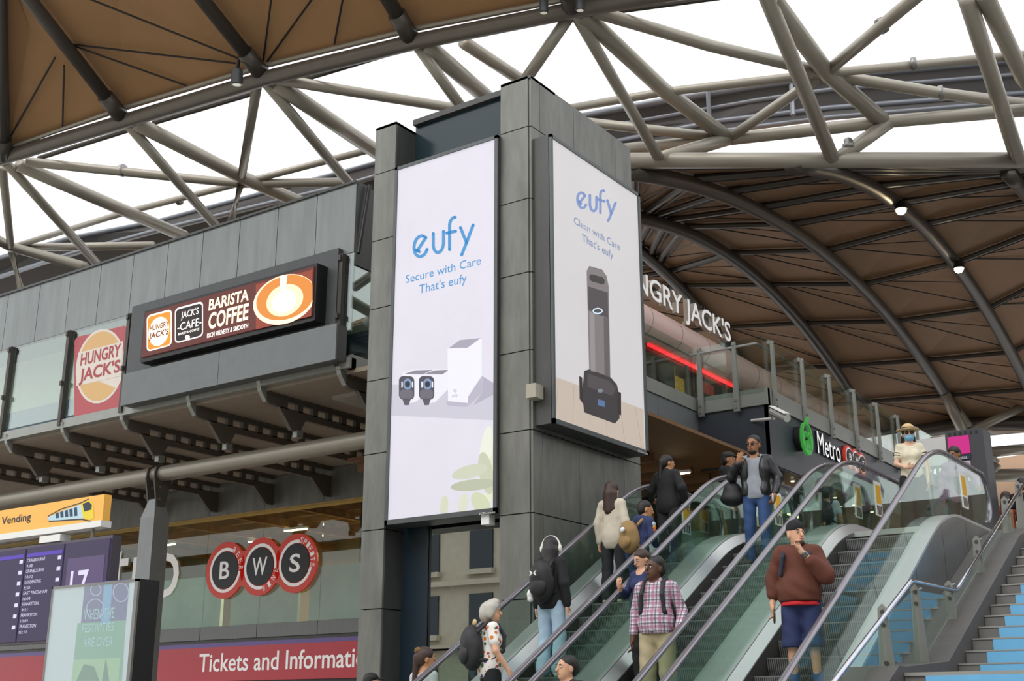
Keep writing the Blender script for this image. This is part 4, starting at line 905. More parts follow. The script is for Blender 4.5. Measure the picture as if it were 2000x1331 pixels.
for a, b in (((175, -2), (465, 114)), ((133, 86), (460, 124)), ((133, 86), (365, 168)), ((108, 112), (12, 282)), ((125, 128), (122, 250)), ((530, -5), (514, 118)), ((612, -5), (522, 120)), ((670, -5), (653, 86))):
    MB().tube([onA(a, .22), onA(b, .22)], .022, 5).build('stay_cable', black, roofA)
for a, b in (((76, 309), (252, 254)), ((300, 240), (503, 180)), ((560, 165), (790, 96)), ((850, 85), (1100, 30)), ((1200, 22), (1440, -10))):
    MB().tube([N(a, 13.3), N(b, 13.3)], .06, 8).build('gutter_line', dark_steel, roofA)
# truss between the two roof waves
tr = thing('roof_truss', 'pale grey tubular truss spanning the white skylight', 'truss', (-14, 22, 13))
def tb(pts, r, nm='strut', m=roof_steel):
    P = [N(p[:2], p[2]) for p in pts]; d = P[-1] - P[-2]
    MB().tube(P, r, 14).build(nm, m, tr, True)
A, B, K, Mz = 13, 12, 13, 13.5
for pts, r in (([(5, 330, A), (22, 490, Mz), (42, 570, B)], .11), ([(12, 318, A), (195, 522, B)], .12), ([(36, 322, A), (360, 462, K)], .17), ([(50, 316, A), (470, 359, Mz), (680, 356, K)], .12),
               ([(-60, 440, K), (20, 482, Mz), (165, 522, B)], .15), ([(20, 484, Mz), (300, 480, K)], .12), ([(20, 484, Mz), (245, 415, Mz), (470, 358, Mz), (740, 288, Mz)], .09),
               ([(247, 240, A), (425, 445, B)], .12), ([(265, 240, A), (470, 345, Mz), (600, 402, K)], .18), ([(503, 162, A), (470, 358, Mz), (452, 432, B)], .11),
               ([(518, 160, A), (690, 368, B)], .12), ([(538, 163, A), (745, 303, K)], .18), ([(540, 155, A), (885, 211, Mz), (985, 225, Mz)], .12),
               ([(813, 86, A), (912, 225, B)], .12), ([(830, 86, A), (975, 212, K)], .18), ([(905, 82, Mz), (1020, 158, Mz)], .14), ([(1112, 32, A), (1020, 165, B)], .12),
               ([(1125, 28, A), (1285, 306, B)], .12), ([(1138, 28, A), (1295, 175, Mz), (1420, 270, K)], .18), ([(1160, 22, A), (1390, 90, Mz), (1612, 142, Mz)], .13),
               ([(1100, 214, Mz), (1295, 180, Mz), (1612, 143, Mz), (2040, 104, Mz)], .10), ([(1488, -30, A), (1625, 308, B)], .16), ([(1505, -5, A), (1614, 141, Mz), (1728, 240, K)], .19),
               ([(1614, 141, Mz), (1800, -15, A)], .13), ([(1630, 148, Mz), (1835, 182, Mz), (2040, 208, Mz)], .13), ([(1600, 150, Mz), (1424, 270, K)], .12), ([(1888, -5, A), (1988, 310, B)], .17), ([(1920, -15, A), (1998, 150, Mz), (2040, 200, K)], .18),
               ([(1230, 314, B), (1640, 313, B), (2060, 313, B)], .185), ([(1140, 300, K), (1425, 272, K), (1740, 237, K), (2040, 212, K)], .15), ([(1290, 310, B), (1424, 271, K)], .16), ([(1635, 312, B), (1738, 238, K)], .16), ([(1135, 238, Mz), (1415, 270, K)], .12)):
    tb(pts, r)
for px_, z, r in (((1525, 70), Mz, .15), ((1722, 50), 13.21, .15), ((1785, 125), Mz, .13), ((1838, 182), Mz, .15), ((240, 333), 13.25, .14), ((350, 392), Mz, .11), ((885, 211), Mz, .14)):
    c = N(px_, z); MB().lathe([(r, -.06), (r * 1.15, -.05), (r * 1.15, .05), (r, .06)], c, (1, .15, 0) if px_[0] != 1722 else (.6, .4, .5), 12).build('coupling', steel, tr, True)
MB().lathe([(.28, -.1), (.3, 0), (.28, .1)], N((1614, 141), Mz), (0, 0, 1), 12).build('node', roof_steel, tr, True)
# louvred gutter edge of the far roof wave
lv = thing('gutter_louvres', 'layered grey gutter rails edging the far roof wave', 'gutter', (-15, 27, 15))
railm = mat('gutter_rail', '#8e929a', .4, .4); shade = mat('gutter_sheet', '#4a4746', .7)
def rail(pxs, z, r, m=railm, nm='rail'):
    P = [N(p, z) for p in pxs]; MB().tube(P, r, 6, flat=(1.2, .7)).build(nm, m, lv, True); return P
L1 = rail([(-60, 520), (139, 465), (307, 433), (673, 336), (760, 312)], 15, .10); L2 = rail([(-60, 560), (139, 496), (303, 452), (694, 357), (760, 338)], 14.6, .10)
R1 = rail([(1090, 236), (1300, 197), (1480, 168), (1620, 150), (2040, 114)], 15, .12); R2 = rail([(1090, 262), (1230, 240), (1480, 196), (1620, 176), (2040, 142)], 14.7, .08); R3 = rail([(1140, 290), (1400, 238), (1620, 212), (2040, 180)], 14.3, .10); R4 = rail([(1140, 310), (1400, 258), (1620, 230), (2040, 195)], 14.0, .08)
def sheet(P, Q, nm, m):
    n = min(len(P), len(Q)); mb = MB()
    for i in range(n - 1): mb.prism([P[i], P[i + 1], Q[i + 1], Q[i]], (0, .08, .08))
    mb.build(nm, m, lv)
sheet(L1, L2, 'louvre_sheet', shade); sheet([N(p, 14.6) for p in ((-60, 560), (303, 455), (760, 338))], [N(p, 14.0) for p in ((-60, 640), (303, 545), (760, 400))], 'louvre_sheet', shade)
sheet(R1, R2, 'louvre_sheet', shade); sheet(R3, R4, 'louvre_sheet', shade); sheet([R2[0], R2[2], R2[3], R2[4]], R3, 'louvre_sheet', shade)
for px_ in (1383, 1545, 1690): MB().tube([N((px_, 175 if px_ < 1500 else 160), 15), N((px_ + 4, 262 if px_ < 1500 else 225), 14)], .06, 6).build('hanger', railm, lv)
# far roof wave: arched ribs in planes along Y, lining panels and purlins between them
roofB = thing('far_roof', 'brown lined roof wave with arched dark ribs on the right', 'roof', (-10, 34, 12))
ribpx = {-18.2: [(1180, 440), (1260, 500), (1332, 566), (1388, 628), (1440, 700)],
         -15.2: [(1180, 420), (1255, 433), (1339, 446), (1415, 490), (1495, 560), (1544, 612), (1604, 688), (1656, 756)],
         -12.2: [(1231, 332), (1381, 381), (1545, 438), (1604, 488), (1671, 551), (1724, 608), (1780, 680), (1824, 732), (1860, 792)],
         -9.2: [(1545, 330), (1697, 362), (1760, 404), (1806, 438), (1857, 490), (1890, 560), (1904, 576), (1952, 652), (2000, 740), (2030, 795)],
         -6.2: [(1966, 332), (2000, 379), (2060, 450), (2130, 560), (2200, 700)]}
ribc = {}
Yst = np.arange(0, 32.6, 2.5)
for x, pl in ribpx.items():
    Q = np.array([pX(p, x) for p in pl]); o = np.argsort(Q[:, 1]); Q = Q[o]
    co = np.polyfit(Q[:, 1], Q[:, 2], 2); f_ = lambda y, c=co: np.polyval(c, y)
    ribc[x] = f_; ys = np.linspace(Q[0, 1] + .1, min(Q[-1, 1] + 1, 60), 22)
    MB().tube([(x, y, f_(y)) for y in ys], .2, 12).build('rib', MATS['dark_rib'], roofB, True)
    ribpx[x] = (ys[0], ys[-1])
rows = {-12.2: [335, 360, 381, 408, 438, 484, 545, 612, 682, 745, 790], -15.2: [424, 427, 430, 436, 446, 490, 545, 612, 688, 750, 805], -18.2: [450, 465, 480, 495, 505, 520, 542, 616, 690, 760, 825],
        -9.2: [332, 338, 345, 368, 396, 433, 500, 582, 660, 725, 778], -6.2: [318, 322, 328, 338, 355, 385, 430, 500, 575, 650, 730]}
def py_of(x, y, z): c = RM @ (np.array([x, y, z]) - CAM); return CY + F_PX * c[1] / c[2]
nodes = {}
for x, rw in rows.items():
    yy = np.linspace(ribpx[x][0], ribpx[x][1] + 8, 400); pr_ = np.array([py_of(x, y, ribc[x](y)) for y in yy]); k0 = int(np.argmin(pr_)); yv = np.interp(rw, pr_[k0:], yy[k0:])
    yv = np.maximum.accumulate(yv + np.arange(len(rw)) * .15); nodes[x] = [np.array([x, y, ribc[x](y) + .28]) for y in yv]
nodes[-22.2] = [p_ + np.array([-4.0, 0, .3]) for p_ in nodes[-18.2]]
for x_, dx_ in ((-2.4, 3.8), (1.6, 7.8), (5.6, 11.8), (9.6, 15.8)):
    nodes[x_] = [p_ + np.array([dx_, 0, -.1 * dx_ / 3.8]) for p_ in nodes[-6.2]]; MB().tube([p_ - (0, 0, .28) for p_ in nodes[x_]], .2, 10).build('rib', MATS['dark_rib'], roofB, True)
xsr = sorted(nodes); up = np.array([0, 0, .12])
MB().tube([p_ - (0, 0, .28) for p_ in nodes[-22.2]], .2, 12).build('rib', MATS['dark_rib'], roofB, True)
for xa, xb in zip(xsr[:-1], xsr[1:]):
    for k in range(10):
        c = [nodes[xa][k], nodes[xb][k], nodes[xb][k + 1], nodes[xa][k + 1]]; mid = sum(c) / 4 + np.array([0, 0, .2])
        MB().add(c + [mid], [(0, 1, 4), (1, 2, 4), (2, 3, 4), (3, 0, 4)]).build('lining_panel', fabric_b, roofB)
        MB().tube([c[0] - up, c[1] - up], .085, 6).build('purlin', MATS['dark_rib'], roofB); MB().tube([c[0] - up + (0, .35, .05), c[1] - up + (0, .35, .05)], .035, 5).build('tie_rod', black, roofB)
        MB().tube([c[0], c[2]], .02, 4, False).build('stay_cable', black, roofB); MB().tube([c[0], (c[1] + c[2]) / 2], .015, 4, False).build('stay_cable', black, roofB)
MB().tube([nodes[x][-1] - (0, 0, .25) for x in xsr], .35, 12, flat=(1, .8)).build('edge_arch', MATS['dark_rib'], roofB, True)
# open end of the hall beyond: pale tubes and another strip of lining
far = thing('far_truss', 'distant pale roof tubes against the sky at far right', 'truss', (-8, 50, 8))
for (a, b, r, d) in (((1740, 812), (1900, 832), .13, 48), ((1845, 770), (1885, 850), .2, 46), ((1862, 790), (1905, 850), .16, 47), ((2010, 790), (1890, 845), .16, 46), ((1740, 862), (2020, 838), .13, 49), ((1880, 838), (2020, 836), .14, 47), ((1930, 884), (2020, 876), .2, 46), ((1920, 930), (2020, 928), .24, 45), ((1880, 850), (1945, 905), .2, 46), ((1945, 905), (1900, 985), .22, 45)):
    MB().tube([pD(a, d), pD(b, d)], r, 10).build('tube', roof_steel, far, True)
MB().prism([pD((1900, 905), 52), pD((2040, 885), 52), pD((2040, 1010), 47), pD((1900, 1010), 47)], (0, .2, .1)).build('lining_panel', fabric_b, far)
MB().prism([pD((1700, 850), 60), pD((2040, 820), 60), pD((2040, 842), 56), pD((1700, 862), 56)], (0, .2, .1)).build('gutter_sheet', railm, far)
# lamps
def flood(p, x, lab):
    c = pX(p, x); l = thing('roof_floodlight', lab, 'lamp', c)
    MB().lathe([(.10, .25), (.16, .1), (.18, 0)], c, (0, 0, 1), 14).build('housing', black, l); MB().lathe([(.14, -.02), (.14, 0)], c, (.35, -.6, -.3), 14).build('lens', emis('floodlight_lens', '#ffe6b8', 60), l)
flood((1760, 410), -9.0, 'glowing floodlight on the arched rib, the brighter upper one'); flood((1873, 525), -9.0, 'glowing floodlight lower down on the same arched rib')
for p, lab in (((463, 150), 'grey spotlight hanging from the near roof edge tube above the left building'), ((1062, 8), 'small spotlight at the top edge left of centre over the tower'), ((1133, 3), 'small spotlight at the top edge directly above the truss node')):
    c = N(p, 12.8); l = thing('spotlight', lab, 'lamp', c); k = 1.0 if p[0] < 900 else .7
    MB().lathe([(.1 * k, .16), (.12 * k, .14), (.125 * k, -.16), (.1 * k, -.17)], c, (.1, -.15, 1), 16).build('can', mat('spot_grey', '#55585c', .4, .4), l, 'auto'); MB().lathe([(.09 * k, -.18), (.09 * k, -.172)], c, (.1, -.15, 1), 14).build('lens', mat('spot_lens', '#d8d4c4', .3, emit=.3), l)
    MB().tube([c + (0, 0, .15), c + (.02, 0, .42)], .035, 6).build('bracket', black, l)
c = N((1657, 283), 12.35); l = thing('dome_camera', 'small grey dome camera standing on the horizontal truss chord', 'camera', c)
MB().lathe([(.13, -.1), (.14, 0), (.1, .03), (.1, .12), (.06, .16)], c, (0, 0, 1), 14).build('dome', steel, l, True); MB().tube([c + (0, 0, -.05), N((1632, 303), 12.2)], .02, 6).build('bracket', steel, l)
# ------------------------------------------------------------------ people: signed-distance bodies meshed as one continuous surface
def cap_sdf(P, a, b, r0, r1):
    a = np.array(a, float); b = np.array(b, float); ab = b - a; t = np.clip(((P - a) @ ab) / (ab @ ab + 1e-9), 0, 1)
    return np.linalg.norm(P - a - t[..., None] * ab, axis=-1) - (r0 + (r1 - r0) * t)
def ell_sdf(P, c, r, rot=None):
    q = P - np.array(c, float)
    if rot is not None: q = q @ np.array(rot)
    r = np.array(r, float); k0 = np.linalg.norm(q / r, axis=-1); k1 = np.linalg.norm(q / (r * r), axis=-1) + 1e-9
    return k0 * (k0 - 1) / k1
def sdf_mesh(prims, vox, cuts=(), wrinkle=0.0, seed=0):
    """prims: ('c', a, b, r0, r1, k) capsules and ('e', centre, radii, rot, k) ellipsoids, blended by k; cuts: (point, normal) keep the negative side; naive surface nets"""
    lo = np.full(3, 1e9); hi = -lo
    def bb(p):
        if p[0] == 'c': r = max(p[3], p[4]); return np.minimum(p[1], p[2]) - r, np.maximum(p[1], p[2]) + r
        r = max(p[2]); return np.array(p[1]) - r, np.array(p[1]) + r
    for p in prims: a, b = bb(p); lo = np.minimum(lo, a); hi = np.maximum(hi, b)
    lo -= 3 * vox; hi += 3 * vox; n = np.ceil((hi - lo) / vox).astype(int) + 1
    ax = [lo[i] + vox * np.arange(n[i]) for i in range(3)]; D = np.full(n, .2)
    for p in prims:
        a, b = bb(p); k = p[-1]; m = k + 3 * vox + .02
        s = [slice(max(int((a[i] - m - lo[i]) / vox), 0), min(int((b[i] + m - lo[i]) / vox) + 2, n[i])) for i in range(3)]
        G = np.stack(np.meshgrid(*[ax[i][s[i]] for i in range(3)], indexing='ij'), -1)
        d = cap_sdf(G, p[1], p[2], p[3], p[4]) if p[0] == 'c' else ell_sdf(G, p[1], p[2], p[3])
        o = D[tuple(s)]; h = np.maximum(k - np.abs(o - d), 0) / max(k, 1e-6); D[tuple(s)] = np.minimum(o, d) - h * h * k * .25
    if wrinkle:
        X, Y, Z = np.meshgrid(*ax, indexing='ij'); D = D + wrinkle * (np.sin(X * 31 + Z * 23 + seed) * np.sin(Y * 27 - Z * 17 + seed * 2) + .6 * np.sin(Z * 41 + X * 19 + seed))
    for c, nn in cuts:
        if isinstance(c, str):
            G = np.stack(np.meshgrid(*ax, indexing='ij'), -1); D = np.maximum(D, -ell_sdf(G, nn[1], nn[2], nn[3])); continue
        X, Y, Z = np.meshgrid(*ax, indexing='ij'); D = np.maximum(D, (X - c[0]) * nn[0] + (Y - c[1]) * nn[1] + (Z - c[2]) * nn[2])
    ins = D < 0; c8 = np.zeros(n - 1, int)
    for i in (0, 1):
        for j in (0, 1):
            for k in (0, 1): c8 += ins[i:n[0]-1+i, j:n[1]-1+j, k:n[2]-1+k]
    act = (c8 > 0) & (c8 < 8); idx = -np.ones(n - 1, int); ids = np.argwhere(act); idx[act] = np.arange(len(ids))
    V = np.zeros((len(ids), 3)); cnt = np.zeros(len(ids)); I, J, K = ids.T
    cor = [(0,0,0),(1,0,0),(0,1,0),(1,1,0),(0,0,1),(1,0,1),(0,1,1),(1,1,1)]
    for a, b in ((0,1),(2,3),(4,5),(6,7),(0,2),(1,3),(4,6),(5,7),(0,4),(1,5),(2,6),(3,7)):
        ca, cb = np.array(cor[a]), np.array(cor[b]); da = D[I+ca[0], J+ca[1], K+ca[2]]; db = D[I+cb[0], J+cb[1], K+cb[2]]; m = (da < 0) != (db < 0)
        t = np.where(m, da / np.where(m, da - db, 1), 0)[:, None]; V += np.where(m[:, None], ca + t * (cb - ca), 0); cnt += m
    V = lo + vox * (ids + V / cnt[:, None]); faces = []
    for axis in range(3):
        u, v = [(1, 2), (2, 0), (0, 1)][axis]
        sl0 = [slice(None)] * 3; sl1 = [slice(None)] * 3; sl0[axis] = slice(0, -1); sl1[axis] = slice(1, None)
        for sl in (sl0, sl1): sl[u] = slice(1, -1); sl[v] = slice(1, -1)
        a, b = ins[tuple(sl0)], ins[tuple(sl1)]; e = np.argwhere(a != b); fl = a[tuple(e.T)]; e[:, u] += 1; e[:, v] += 1
        def cell(du, dv): q = e.copy(); q[:, u] -= du; q[:, v] -= dv; return idx[tuple(q.T)]
        q = np.stack([cell(1, 1), cell(0, 1), cell(0, 0), cell(1, 0)], 1); q[~fl] = q[~fl][:, ::-1]; faces.append(q)
    return V, np.concatenate(faces)
def sdf_obj(name, prims, material, parent, vox=.013, cuts=(), wrinkle=0.0, seed=0):
    V, Fq = sdf_mesh(prims, vox, cuts, wrinkle, seed); me = bpy.data.meshes.new(name)
    me.vertices.add(len(V)); me.vertices.foreach_set('co', V.astype(np.float32).ravel()); me.loops.add(Fq.size); me.loops.foreach_set('vertex_index', Fq.astype(np.int32).ravel())
    me.polygons.add(len(Fq)); me.polygons.foreach_set('loop_start', np.arange(0, Fq.size, 4, dtype=np.int32)); me.update(calc_edges=True); me.validate()
    if material is not None: me.materials.append(material)
    me.polygons.foreach_set('use_smooth', [True] * len(me.polygons))
    o = bpy.data.objects.new(name, me); COL.objects.link(o)
    if parent: o.parent = parent
    return o
C3 = lambda a, b, r0, r1, k=.02: ('c', np.array(a, float), np.array(b, float), r0, r1, k)
E3_ = lambda c, r, rot=None, k=.02: ('e', np.array(c, float), tuple(r), rot, k)
def rotm(yaw=0, pitch=0, roll=0): return np.array((Matrix.Rotation(R(yaw), 3, 'Z') @ Matrix.Rotation(R(pitch), 3, 'X') @ Matrix.Rotation(R(roll), 3, 'Y')))
def unit(v): v = np.array(v, float); return v / (np.linalg.norm(v) + 1e-9)
def hand(w, d, side_dir, curl=.5, s=1.0):
    """palm, four unequal bent fingers and a thumb from the side of the palm; w wrist, d hand direction, side_dir thumb side"""
    d = unit(d); t = unit(np.array(side_dir, float) - d * (np.array(side_dir) @ d)); nrm = np.cross(d, t); w = np.array(w, float)
    pr = []; rotp = np.stack([t, nrm, d], 1)
    pr.append(E3_(w + d * .05 * s, (.042 * s, .019 * s, .055 * s), rotp, .012)); pr.append(C3(w - d * .02, w + d * .03, .026 * s, .026 * s, .015))
    for k, L in enumerate((.072, .082, .076, .06)):
        b0 = w + d * .088 * s + t * (.033 - .022 * k) * s; d1 = unit(d * math.cos(curl * .8) + nrm * math.sin(curl * .8)); d2 = unit(d * math.cos(curl * 1.9) + nrm * math.sin(curl * 1.9))
        m_ = b0 + d1 * L * .52 * s; pr += [C3(b0, m_, .0098 * s, .009 * s, .003), C3(m_, m_ + d2 * L * .5 * s, .009 * s, .0078 * s, .003)]
    tb_ = w + d * .03 * s + t * .034 * s; td = unit(t * .75 + d * .65 + nrm * .35); m_ = tb_ + td * .035 * s; pr += [C3(tb_, m_, .0125 * s, .011 * s, .006), C3(m_, m_ + unit(d + t * .25 + nrm * .3) * .03 * s, .0105 * s, .009 * s, .003)]
    return pr
SKIN = {k: mat('skin_' + k, c, .55, noise=.05, nscale=20) for k, c in dict(light='#d3a183', tan='#b8855f', brown='#9a6a48', dark='#5a3a2a', pale='#dcb096').items()}
cloth_c = lambda n, c, r=.85: mat('cloth_' + n, c, r, noise=.08, nscale=12, bump=.12, bscale=45)
HAIRM = lambda n, c: mat('hair_' + n, c, .5, noise=.2, nscale=30, stretch=(3, 3, .5), bump=.4, bscale=60)
def person(label, loc, rot, H=1.7, skin='light', build=1.0, head=(0, 0, 0), arms=None, lean=0.0, legs=(0, 0), top=None, bottom=None, shoes='#222222', hair=None, hands=((.5, .5)), hip=0, group='people at the escalators', belly=0.0, female=False, child=None):
    """faces local -Y; arms: {side: (elbow, wrist, hand direction, thumb side)} in metres for a 1.75 m body; legs: stride offsets in Y of the two feet and their heights"""
    s = H / 1.75; root = thing('person', label, 'person', loc, group); root.rotation_euler.z = R(rot)
    sh_w = .185 * (.9 if female else 1.0) * (1 + (build - 1) * .5); bw = build
    ly = lambda z: -math.tan(R(lean)) * max(z - .95, 0)
    T = lambda p: np.array([p[0], p[1] + ly(p[2]), p[2]]) * s
    default = {-1: ((-sh_w - .06, .03, 1.16), (-sh_w - .07, -.02, .90), (0, -.1, -1), (.3, -1, 0)), 1: ((sh_w + .06, .03, 1.16), (sh_w + .07, -.02, .90), (0, -.1, -1), (-.3, -1, 0))}
    A_ = dict(default); A_.update(arms or {})
    hz = 1.628; HR = rotm(*head); hc = T((0, -.015, hz)) ; hs = s * (1.11 if H > 1.5 else 1.15)
    hp_ = lambda p: hc + HR @ (np.array(p) * hs)
    # ---- body
    b = []
    b += [E3_(hp_((0, .012, .025)), (.077 * hs, .095 * hs, .093 * hs), HR, .02), E3_(hp_((0, -.03, -.045)), (.058 * hs, .062 * hs, .072 * hs), HR, .03), E3_(hp_((0, -.062, -.085)), (.026 * hs, .022 * hs, .02 * hs), HR, .02)]
    b += [C3(hp_((0, -.092, .012)), hp_((0, -.113, -.024)), .009 * hs, .0145 * hs, .012), E3_(hp_((.073, .012, -.012)), (.012 * hs, .022 * hs, .033 * hs), HR, .006), E3_(hp_((-.073, .012, -.012)), (.012 * hs, .022 * hs, .033 * hs), HR, .006)]
    b += [E3_(hp_((0, -.083, .028)), (.05 * hs, .014 * hs, .010 * hs), HR, .012), E3_(hp_((0, -.09, -.052)), (.024 * hs, .011 * hs, .010 * hs), HR, .008)]
    b += [C3(T((0, .015, 1.44)), hc + HR @ np.array((0, .01, -.05)), .056 * s * (bw * .4 + .6), .052 * s * (bw * .4 + .6), .03)]
    torso = [E3_(T((0, .0, 1.30)), (.155 * s * bw, .105 * s * bw, .19 * s), None, .06), E3_(T((0, -.015 * belly, 1.08)), (.135 * s * bw * (1 + belly * .25), (.1 + belly * .05) * s * bw, .17 * s), None, .08), E3_(T((0, .0, .94)), (.158 * s * bw, .112 * s * bw, .13 * s), None, .06), C3(T((-sh_w + .02, .01, 1.43)), T((sh_w - .02, .01, 1.43)), .055 * s, .055 * s, .06)]
    if female: torso += [E3_(T((x, -.085, 1.29)), (.06 * s, .05 * s, .06 * s), None, .04) for x in (-.065, .065)]
    b += torso
    arm_s = {}
    for sd in (-1, 1):
        e, w, hd, ts = A_[sd]; e, w = T(e), T(w); shp = T((sd * sh_w, .01, 1.42)); arm_s[sd] = (shp, e, w)
        b += [C3(shp, e, .05 * s * (bw * .6 + .4), .040 * s * (bw * .5 + .5), .03), C3(e, w, .040 * s * (bw * .5 + .5), .027 * s, .015)]
        b += hand(w + unit(w - e) * .01, hd, ts, hands[0] if sd < 0 else hands[1], s * 1.02)
    legp = {}
    for i, sd in enumerate((-1, 1)):
        dy, dz = legs[i] if isinstance(legs[i], tuple) else (legs[i], 0); hj = np.array([sd * .095, 0, .92]) * s
        ank = np.array([sd * .118, dy + .02, .08 + dz]) * s; kn = (hj + ank) / 2 + np.array([sd * .005, -.035 - .25 * dz, .01]) * s; legp[sd] = (hj, kn, ank)
        b += [C3(hj, kn, .082 * s * bw, .056 * s * bw, .03), C3(kn, ank, .054 * s * bw, .037 * s, .02), C3(ank + (0, .01, -.04 * s), ank + np.array([sd * .02, -.15, -.055]) * s, .036 * s, .03 * s, .02)]
    sdf_obj('body', b, SKIN[skin], root, .0105)
    # ---- face
    ew = mat('eye_white', '#e8e4de', .3); ed = mat('eye_dark', '#1e1512', .25); lip = mat('lips_' + skin, {'dark': '#5b302c', 'brown': '#8a4a40'}.get(skin, '#b06a5e'), .5)
    def lump(name, c, r, m): 
        mb = MB(); q = [(r[0] * math.sin(t) * math.cos(p), r[1] * math.sin(t) * math.sin(p), r[2] * math.cos(t)) for t in np.linspace(.05, math.pi - .05, 6) for p in np.linspace(0, 2 * math.pi, 10, False)]
        vs = [hp_(np.array(c) + np.array(v)) for v in q]; mb.add(vs, [(i * 10 + j, i * 10 + (j + 1) % 10, (i + 1) * 10 + (j + 1) % 10, (i + 1) * 10 + j) for i in range(5) for j in range(10)]); me = bpy.data.meshes.new(name); me.from_pydata(mb.v, [], mb.f); me.update(); me.materials.append(m); o = bpy.data.objects.new(name, me); COL.objects.link(o); o.parent = root
        me.polygons.foreach_set('use_smooth', [True] * len(me.polygons)); return o
    hm = hair['m'] if hair else black
    for sd in (-1, 1):
        lump('eye', (sd * .031, -.083, .008), (.014, .009, .0085), ew); lump('iris', (sd * .031, -.0905, .008), (.0065, .004, .007), ed); lump('eyebrow', (sd * .032, -.092, .033), (.020, .006, .0045), hm)
    lump('mouth', (0, -.0985, -.052), (.024, .007, .006), lip)
    P_ = dict(root=root, T=T, hp=hp_, HR=HR, hs=hs, s=s, arms=arm_s, legs=legp, torso=torso, bw=bw, sh_w=sh_w, ly=ly, lump=lump)
    # ---- hair
    if hair:
        pr = [(E3_(hp_(c), np.array(r) * hs, HR, k) if not isinstance(r[0], tuple) else C3(hp_(c), hp_(r[0]), r[1] * hs, r[2] * hs, k)) for c, r, k in hair['p']]
        sdf_obj('hair', pr, hair['m'], root, .011, [(hp_(c), HR @ np.array(n)) for c, n in hair.get('cut', ())], hair.get('wr', .0015))
    # ---- bottom
    if bottom:
        g_ = bottom.get('grow', .014); pr = [E3_(T((0, 0, .95)), (.158 * s * bw + g_, .112 * s * bw + g_, .15 * s), None, .05)]
        for sd in (-1, 1):
            hj, kn, ank = legp[sd]; L = bottom['len']
            if bottom.get('skirt'): continue
            w0, w1, w2 = bottom.get('w', (.088, .066, .058))
            pr.append(C3(hj, kn, w0 * s * bw + g_, w1 * s * bw + g_, .03))
            if L > .5: end = kn + (ank - kn) * min((L - .5) * 2.2, 1.0); pr.append(C3(kn, end + (0, 0, .02), w1 * s * bw + g_, w2 * s + g_, .02))
            else: pr.append(C3(kn, kn + (ank - kn) * .06, w1 * s * bw + g_ * 1.6, w1 * s * bw + g_ * 1.8, .02))
        if bottom.get('skirt'): zz = bottom['len']; pr += [C3(T((0, 0, .9)), np.array([0, 0, zz]) * s, .15 * s * bw, bottom['skirt'] * s, .04)]
        cuts = [(T((0, 0, bottom.get('waist', 1.02))), (0, 0, 1))]
        cuts.append((np.array([0, 0, bottom.get('hem', .06)]) * s, (0, 0, -1)))
        sdf_obj(bottom.get('name', 'trousers'), pr, bottom['m'], root, .014, cuts, .003, 1)
    if shoes:
        for sd in (-1, 1):
            ank = legp[sd][2]; pr = [C3(ank + np.array([0, .035, -.035]) * s, ank + np.array([sd * .02, -.15, -.05]) * s, .044 * s, .038 * s, .02), C3(ank + np.array([0, .01, -.01]) * s, ank + np.array([0, .01, .01]) * s, .042 * s, .042 * s, .02)]
            sdf_obj('shoe', pr, cloth_c('shoe_' + shoes.strip('#'), shoes, .6), root, .012, [((0, 0, ank[2] - .08 * s), (0, 0, -1))])
    # ---- top
    if top:
        g_ = top.get('grow', .016) * .72; pr = [('e', p[1], tuple(np.array(p[2]) + g_), p[3], p[-1]) if p[0] == 'e' else C3(p[1], p[2], p[3] + g_, p[4] + g_, p[-1]) for p in torso]
        hem = top.get('hem', .93); pr.append(E3_(T((0, -.02 * belly, (hem + 1.15) / 2)), ((.15 + belly * .03) * s * bw + g_ * 1.4, (.108 + belly * .045) * s * bw + g_ * 1.4, .24 * s), None, .06))
        sl = top.get('sleeve', 1.0); puff = top.get('puff', 0) * .6
        for sd in (-1, 1):
            shp, e, w = arm_s[sd]; r0, r1, r2 = .05 * s * (bw * .6 + .4) + g_ * .8, .040 * s * (bw * .5 + .5) + g_ + puff, .027 * s + g_ + puff * .6
            if sl <= 0: continue
            if sl <= .5: pr.append(C3(shp, shp + (e - shp) * sl * 1.6, r0, r1 + .008, .03))
            else: pr += [C3(shp, e, r0, r1, .018), C3(e, e + (w - e) * min((sl - .5) * 2, .98), r1, r2, .02)]
        if top.get('collar'): pr.append(C3(T((0, .02, 1.47)), T((0, .012, 1.475 + top['collar'])), .072 * s * (bw * .4 + .6), .068 * s * (bw * .4 + .6), .02))
        if top.get('hood'): pr += [E3_(T((0, .09, 1.45)), (.11 * s, .07 * s, .09 * s), None, .03), C3(T((-.07, .02, 1.49)), T((.07, .02, 1.49)), .04 * s, .04 * s, .03)]
        cuts = [(T((0, 0, hem)), (0, 0, -1))]
        if not (top.get('collar') or top.get('hood')): cuts.append(('sub', E3_(T((0, -.03, top.get('neck', 1.475) + .055)), (.078 * s, .092 * s, .085 * s))))
        P_['top'] = sdf_obj(top.get('name', 'shirt'), pr, top['m'], root, .013, cuts, top.get('wr', .003), 3)
        if top.get('band'): sdf_obj('hem_band', [E3_(T((0, -.02 * belly, hem)), ((.155 + belly * .03) * s * bw + g_ * 1.2, (.112 + belly * .045) * s * bw + g_ * 1.2, .05 * s), None, .02)], top['band'], root, .013, [(T((0, 0, hem + .03)), (0, 0, 1)), (T((0, 0, hem - .03)), (0, 0, -1))])
    root['_p'] = 0; del root['_p']
    return P_
def worn(P, name, prims, m, vox=.012, cuts=(), wr=0.0): return sdf_obj(name, prims, m, P['root'], vox, cuts, wr)
